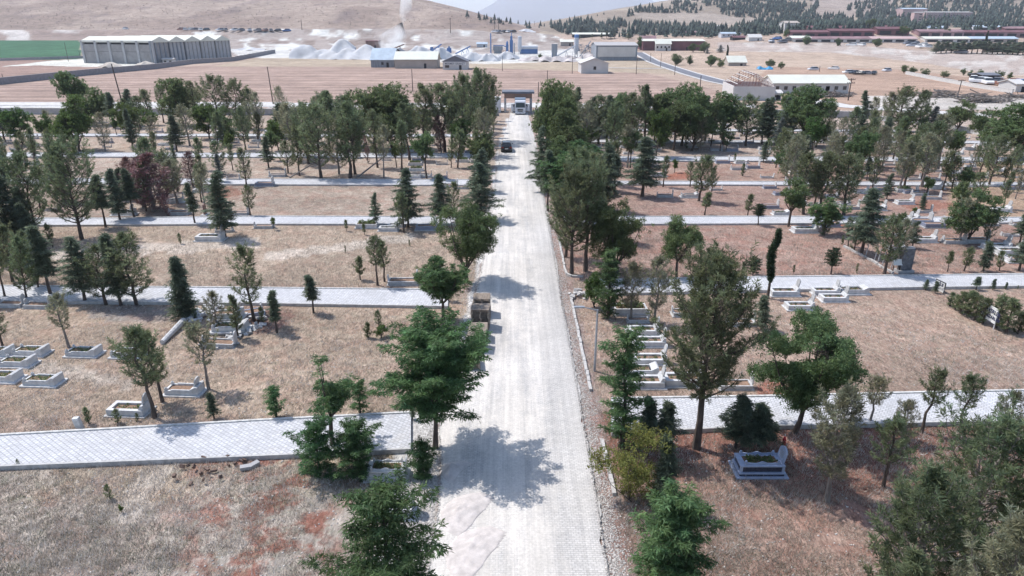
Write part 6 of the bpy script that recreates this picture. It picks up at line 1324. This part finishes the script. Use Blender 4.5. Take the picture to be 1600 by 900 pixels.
# ------------------------------------------------------------------ forest on the right hill: a far-off wood, one mass
def Gv(px, py):
    px = np.asarray(px, float); py = np.asarray(py, float); u = (px - 800) / FPX; v = (450 - py) / FPX; dy = cT + v * sT; dz = -sT + v * cT
    S = np.geomspace(500, 6000, 500); X = (u / dy)[:, None] * S; Z = CAMZ + (dz / dy)[:, None] * S; D = Z - H(X, S[None, :] * np.ones_like(X)); i = np.argmax(D <= 0, 1); ok = D[np.arange(len(px)), i] <= 0
    y = S[i]; x = u / dy * y; return x, y, H(x, y), ok
rng = np.random.default_rng(77)
FP = []
def area(poly, n_, clump=0.):
    xs = [p[0] for p in poly]; ys = [p[1] for p in poly]; px = rng.uniform(min(xs), max(xs), n_ * 3); py = rng.uniform(min(ys), max(ys), n_ * 3); k = inpoly(px, py, poly)
    if clump: k &= fbm(px, py * 2.2, 26, 5, 3) > clump
    FP.append(np.stack([px[k][:n_], py[k][:n_]], 1))
area([(860, 44), (930, 32), (990, 40), (1060, 42), (1160, 46), (1230, 44), (1330, 38), (1420, 40), (1430, 50), (1230, 54), (1100, 58), (980, 56), (880, 54)], 1100, .36)
area([(1150, 40), (1260, 22), (1330, 28), (1400, 18), (1640, 30), (1640, 48), (1440, 50), (1240, 48)], 1300, .34)
area([(1190, 0), (1280, 0), (1275, 24), (1230, 34), (1180, 22)], 150, .38)
area([(1380, -6), (1640, -6), (1640, 30), (1400, 26), (1330, 28), (1320, 12)], 1000, .36)
area([(990, 14), (1080, 0), (1200, -4), (1260, 10), (1250, 22), (1180, 30), (1100, 22), (990, 21)], 600, .42)
area([(840, 42), (960, 20), (1060, 4), (1060, 16), (960, 30), (870, 46)], 120, .5)
area([(700, 22), (820, 38), (850, 44), (840, 48), (770, 40)], 36)
area([(930, 60), (1000, 52), (1200, 50), (1210, 58), (1040, 62)], 60)
FP = np.concatenate(FP); fx, fy, fz, ok = Gv(FP[:, 0], FP[:, 1]); fx, fy, fz = fx[ok], fy[ok], fz[ok]; nF = len(fx)
hh = rng.uniform(3.5, 10.5, nF); kF = 9
# each tree: three ragged cones of triangles
V = []; F = []; T = []
tiers = [(0.10, .55, .30), (.34, .80, .22), (.60, 1.0, .14)]
base = 0
ang = np.linspace(0, 2 * np.pi, kF + 1)[:-1]
for (z0, z1, r0) in tiers:
    rr_ = r0 * hh[:, None] * rng.uniform(.6, 1.25, (nF, kF)); a0 = ang[None, :] + rng.uniform(0, .6, (nF, 1))
    ringp = np.stack([fx[:, None] + rr_ * np.cos(a0), fy[:, None] + rr_ * np.sin(a0), fz[:, None] + z0 * hh[:, None] + rng.uniform(-.05, .05, (nF, kF)) * hh[:, None]], 2)
    apex = np.stack([fx, fy, fz + z1 * hh], 1)[:, None, :]
    vv = np.concatenate([ringp, apex], 1).reshape(-1, 3); V.append(vv); idx = base + np.arange(nF)[:, None] * (kF + 1)
    f = np.stack([idx + np.arange(kF)[None, :], idx + (np.arange(kF)[None, :] + 1) % kF, np.broadcast_to(idx + kF, (nF, kF))], 2).reshape(-1, 3); F.append(f); base += len(vv)
    t_ = np.repeat(rng.uniform(.6, 1.5, nF), kF + 1); T.append(np.stack([t_, t_, t_], 1))
forest = obj('hillside_forest', npmesh('hillside_forest', np.concatenate(V), np.concatenate(F), mat('forest_green', (.030, .046, .038), .8, .3, .05, attr='Tone'), cols={'Tone': np.concatenate(T)}, n=3)); tag(forest, 'dark conifer wood scattered over the hillside', None, None, 'stuff')
# low scrub dots on the bare slope
q_ = rng.uniform(0, 1, (1500, 2)); sx_, sy_, sz_, ok = Gv(q_[:, 0] * 860, q_[:, 1] ** 1.0 * 52 - 2); k_ = ok & (sy_ > 780); sx_, sy_, sz_ = sx_[k_], sy_[k_], sz_[k_]; nS = len(sx_)
dd_ = rng.normal(size=(nS * 6, 3)) * .5; c0 = np.repeat(np.stack([sx_, sy_, sz_ + .2], 1), 6, 0) + dd_; s1 = rng.uniform(.2, .65, (nS * 6, 1)); a_ = nrm(rng.normal(size=(nS * 6, 3))); b2 = nrm(rng.normal(size=(nS * 6, 3)))
V = np.stack([c0 - a_ * s1, c0 + b2 * s1, c0 + a_ * s1 + (0, 0, .3)], 1).reshape(-1, 3); tn_ = np.repeat(np.repeat(rng.uniform(.6, 1.6, nS), 6), 3)
scrub = obj('hill_scrub', npmesh('hill_scrub', V, np.arange(len(V)).reshape(-1, 3), mat('scrub_brown', (.19, .155, .13), .9, .3, .1, attr='Tone'), cols={'Tone': np.stack([tn_] * 3, 1)}, n=3)); tag(scrub, 'low thorny scrub dotted over the bare slope', None, None, 'stuff')
# ------------------------------------------------------------------ dry grass and weeds near the camera
def scatter_grass(name, n_, y0, y1, seed, hmul, mt, blades, clumpthr, lean=.5, region=None):
    rg = np.random.default_rng(seed); py = y0 + (y1 - y0) * rg.random(n_) ** .8; px = rg.uniform(-60, 1660, n_)
    u = (px - 800) / FPX; v = (450 - py) / FPX; dy = cT + v * sT; dz = -sT + v * cT; t = -CAMZ / dz; X = u * t; Y = dy * t
    k = ~path_mask(px, py, -.6) & ~road_mask(px, py, 6.); l, r = road_x(py); k &= ~((px > l - 60 * (py > 640) - 12) & (px < r + (py - 60) * .045))
    k &= fbm(X, Y, 3.5, seed, 3) > clumpthr
    if region is not None: k &= region(px, py)
    X, Y = X[k], Y[k]; n_ = len(X); Z = H(X, Y); m = blades
    Pm = np.repeat(np.stack([X, Y, Z], 1), m, 0) + rg.normal(size=(n_ * m, 3)) * (.10, .10, 0); h = np.repeat(rg.uniform(.6, 1.4, n_), m) * rg.uniform(.6, 1.3, n_ * m) * hmul
    az = rg.uniform(0, 6.283, n_ * m); ln = rg.uniform(.1, 1, n_ * m) * lean; d = np.stack([np.cos(az) * ln, np.sin(az) * ln, np.ones(n_ * m)], 1); d /= np.linalg.norm(d, axis=1)[:, None]
    w_ = .007 + .006 * rg.random(n_ * m); sd_ = np.stack([-np.sin(az + 1), np.cos(az + 1), np.zeros(n_ * m)], 1)
    a = Pm - sd_ * w_[:, None]; b_ = Pm + sd_ * w_[:, None]; c_ = Pm + d * h[:, None]; V = np.stack([a, b_, c_], 1).reshape(-1, 3); F = np.arange(len(V)).reshape(-1, 3)
    tn = np.repeat(np.repeat(rg.uniform(.65, 1.4, n_), m), 3); return tag(obj(name, npmesh(name, V, F, mt, cols={'Tone': np.stack([tn, tn, tn], 1)}, n=3)), kind='stuff')
M_straw = mat('straw', (.50, .43, .36), .9, .2, 1.5, attr='Tone', trans=.2); M_strawp = mat('pale_straw', (.66, .61, .56), .9, .2, 1.5, attr='Tone', trans=.2); M_weed = mat('grey_green_weed', (.17, .20, .13), .9, .3, 1.5, attr='Tone', trans=.2)
scatter_grass('dry_grass', 56000, 452, 960, 1, .13, M_straw, 6, .40, .8, lambda a, b: (b < 735) | (a > 900) | (a < 180) | (np.random.default_rng(9).random(len(a)) < .7))
scatter_grass('pale_grass', 22000, 452, 960, 2, .20, M_strawp, 5, .52, .9)
scatter_grass('weeds', 16000, 452, 960, 3, .10, M_weed, 7, .52, 1.2)
scatter_grass('dry_grass', 26000, 352, 452, 4, .20, M_straw, 4, .40)
def stones(name, X, Y, Z, smin_, smax_, m, seed):
    rg = np.random.default_rng(seed); n_ = len(X); s_2 = rg.uniform(smin_, smax_, (n_, 1, 1)) * rg.uniform(.5, 1.3, (n_, 6, 1))
    o6 = np.array([[1, 0, 0], [-1, 0, 0], [0, 1, 0], [0, -1, 0], [0, 0, .7], [0, 0, -.5]])[None] * s_2; a = rg.uniform(0, 6.28, (n_, 1)); x_ = o6[:, :, 0] * np.cos(a) - o6[:, :, 1] * np.sin(a); y_ = o6[:, :, 0] * np.sin(a) + o6[:, :, 1] * np.cos(a)
    V = np.stack([X[:, None] + x_, Y[:, None] + y_, Z[:, None] + o6[:, :, 2]], 2).reshape(-1, 3)
    f = np.array([[0, 2, 4], [2, 1, 4], [1, 3, 4], [3, 0, 4], [2, 0, 5], [1, 2, 5], [3, 1, 5], [0, 3, 5]]); F = (np.arange(n_)[:, None, None] * 6 + f[None]).reshape(-1, 3)
    tn = np.repeat(rg.uniform(.6, 1.35, n_), 6); return tag(obj(name, npmesh(name, V, F, m, cols={'Tone': np.stack([tn] * 3, 1)}, n=3)), kind='stuff')
rg = np.random.default_rng(5); M_grv = mat('loose_gravel', (.50, .47, .44), .95, .2, 4, attr='Tone')
py = 230 + 720 * rg.random(26000) ** 1.15; side = rg.random(26000) < .6; l, r = road_x(py); off = np.abs(rg.normal(size=26000)) * (py - 60) * .022
px = np.where(side, r + off - 3, l - off * 1.3 + 3); u = (px - 800) / FPX; v = (450 - py) / FPX; t = CAMZ / (sT - v * cT); X = u * t; Y = (cT + v * sT) * t
onr = road_mask(px, py, 0); stones('gravel', X, Y, np.where(onr, .085, H(X, Y)), .015, .055, M_grv, 6)
n_ = 9000; py = 470 + 480 * rg.random(n_); px = rg.uniform(-40, 1640, n_); k = ~path_mask(px, py, 1) & ~road_mask(px, py, 4) & (fbm(px, py, 60, 9, 3) > .45); px, py = px[k], py[k]
u = (px - 800) / FPX; v = (450 - py) / FPX; t = CAMZ / (sT - v * cT); X = u * t; Y = (cT + v * sT) * t; stones('pebbles', X, Y, H(X, Y), .02, .07, M_grv, 7)
# swept dust heaps left on the near edge of the road
for i, (a_, b_, c_, d_2, lab) in enumerate([(722, 800, 26, .20, 'low curved heap of swept dust nearest the feathery locust'), (735, 860, 30, .14, 'flat heap of swept dust lying lower on the road edge'), (706, 735, 14, .25, 'small earth heap at the foot of the big locust trunk')]):
    x, y, z, s = scl(a_, b_); w_ = c_ / s; vs = []; k1, j1 = 26, 20
    for a in range(k1):
        for b in range(j1):
            uu = (a / (k1 - 1) - .5) * 2; vv = (b / (j1 - 1) - .5) * 2; hh_ = max(0, 1 - math.hypot(uu, vv)) ** 1.3 * (.6 + .8 * float(vn(uu * 3 + i * 9, vv * 4, .5, i))); vs.append((uu * w_ * 1.2 + .5 * vv * vv, vv * w_ * 2.2, hh_ * d_2 * (1 + .5 * (float(fbm(uu * 3 + i, vv * 5, .8, i)) - .5)) + (.03 if hh_ > 0 else -.1)))
    q = MB(); q.add(vs, [(a * j1 + b, (a + 1) * j1 + b, (a + 1) * j1 + b + 1, a * j1 + b + 1) for a in range(k1 - 1) for b in range(j1 - 1)]); o = q.build('dust_heap', mat('swept_dust', (.56, .51, .48), .95, .2, 3, .6), None, smooth=True, loc=(x, y, .06)); o.rotation_euler = (0, 0, -.5); tag(o, lab, 'heap', 'swept heaps on the road edge')
# ------------------------------------------------------------------ dust plume over the works, and the hazy air
x, y, z, s = scl(612, 78); k = 1 / s
b_ = MB(); prof = []; pts = [Vector((-18 * k, 0, 1 * k)), Vector((-2 * k, 0, 8 * k)), Vector((14 * k, 0, 26 * k)), Vector((24 * k, 0, 48 * k)), Vector((28 * k, 0, 78 * k))]
b_.tube(pts, [22 * k, 20 * k, 14 * k, 10 * k, 9 * k], 16); pm = b_.build('dust_plume', None, None, loc=(x, y, z)); tag(pm, 'thin white dust plume drifting up from the quarry', None, None, 'stuff')
m = bpy.data.materials.new('dust'); m.use_nodes = True; n = m.node_tree; n.nodes.remove(n.nodes['Principled BSDF']); L = n.links
pv = n.nodes.new('ShaderNodeVolumePrincipled'); pv.inputs['Color'].default_value = (.99, .985, .98, 1); pv.inputs['Anisotropy'].default_value = .35; tc = n.nodes.new('ShaderNodeTexCoord'); nz = n.nodes.new('ShaderNodeTexNoise'); nz.inputs['Scale'].default_value = .075; nz.inputs['Detail'].default_value = 4; L.new(tc.outputs['Object'], nz.inputs['Vector'])
mr = n.nodes.new('ShaderNodeMapRange'); mr.inputs[1].default_value = .43; mr.inputs[2].default_value = .62; mr.inputs[3].default_value = 0; mr.inputs[4].default_value = .16; L.new(nz.outputs[0], mr.inputs[0]); L.new(mr.outputs[0], pv.inputs['Density']); L.new(pv.outputs[0], n.nodes['Material Output'].inputs['Volume']); pm.data.materials.append(m)
b_ = MB(); b_.box((0, 7500, 430), (30000, 15400, 874)); hz = b_.build('haze'); tag(hz, kind='stuff')
m = bpy.data.materials.new('haze'); m.use_nodes = True; n = m.node_tree; n.nodes.remove(n.nodes['Principled BSDF']); pv = n.nodes.new('ShaderNodeVolumePrincipled'); pv.inputs['Color'].default_value = (.80, .87, 1.0, 1); pv.inputs['Density'].default_value = HAZE; pv.inputs['Anisotropy'].default_value = .2
n.links.new(pv.outputs[0], n.nodes['Material Output'].inputs['Volume']); hz.data.materials.append(m); hz.display_type = 'WIRE'
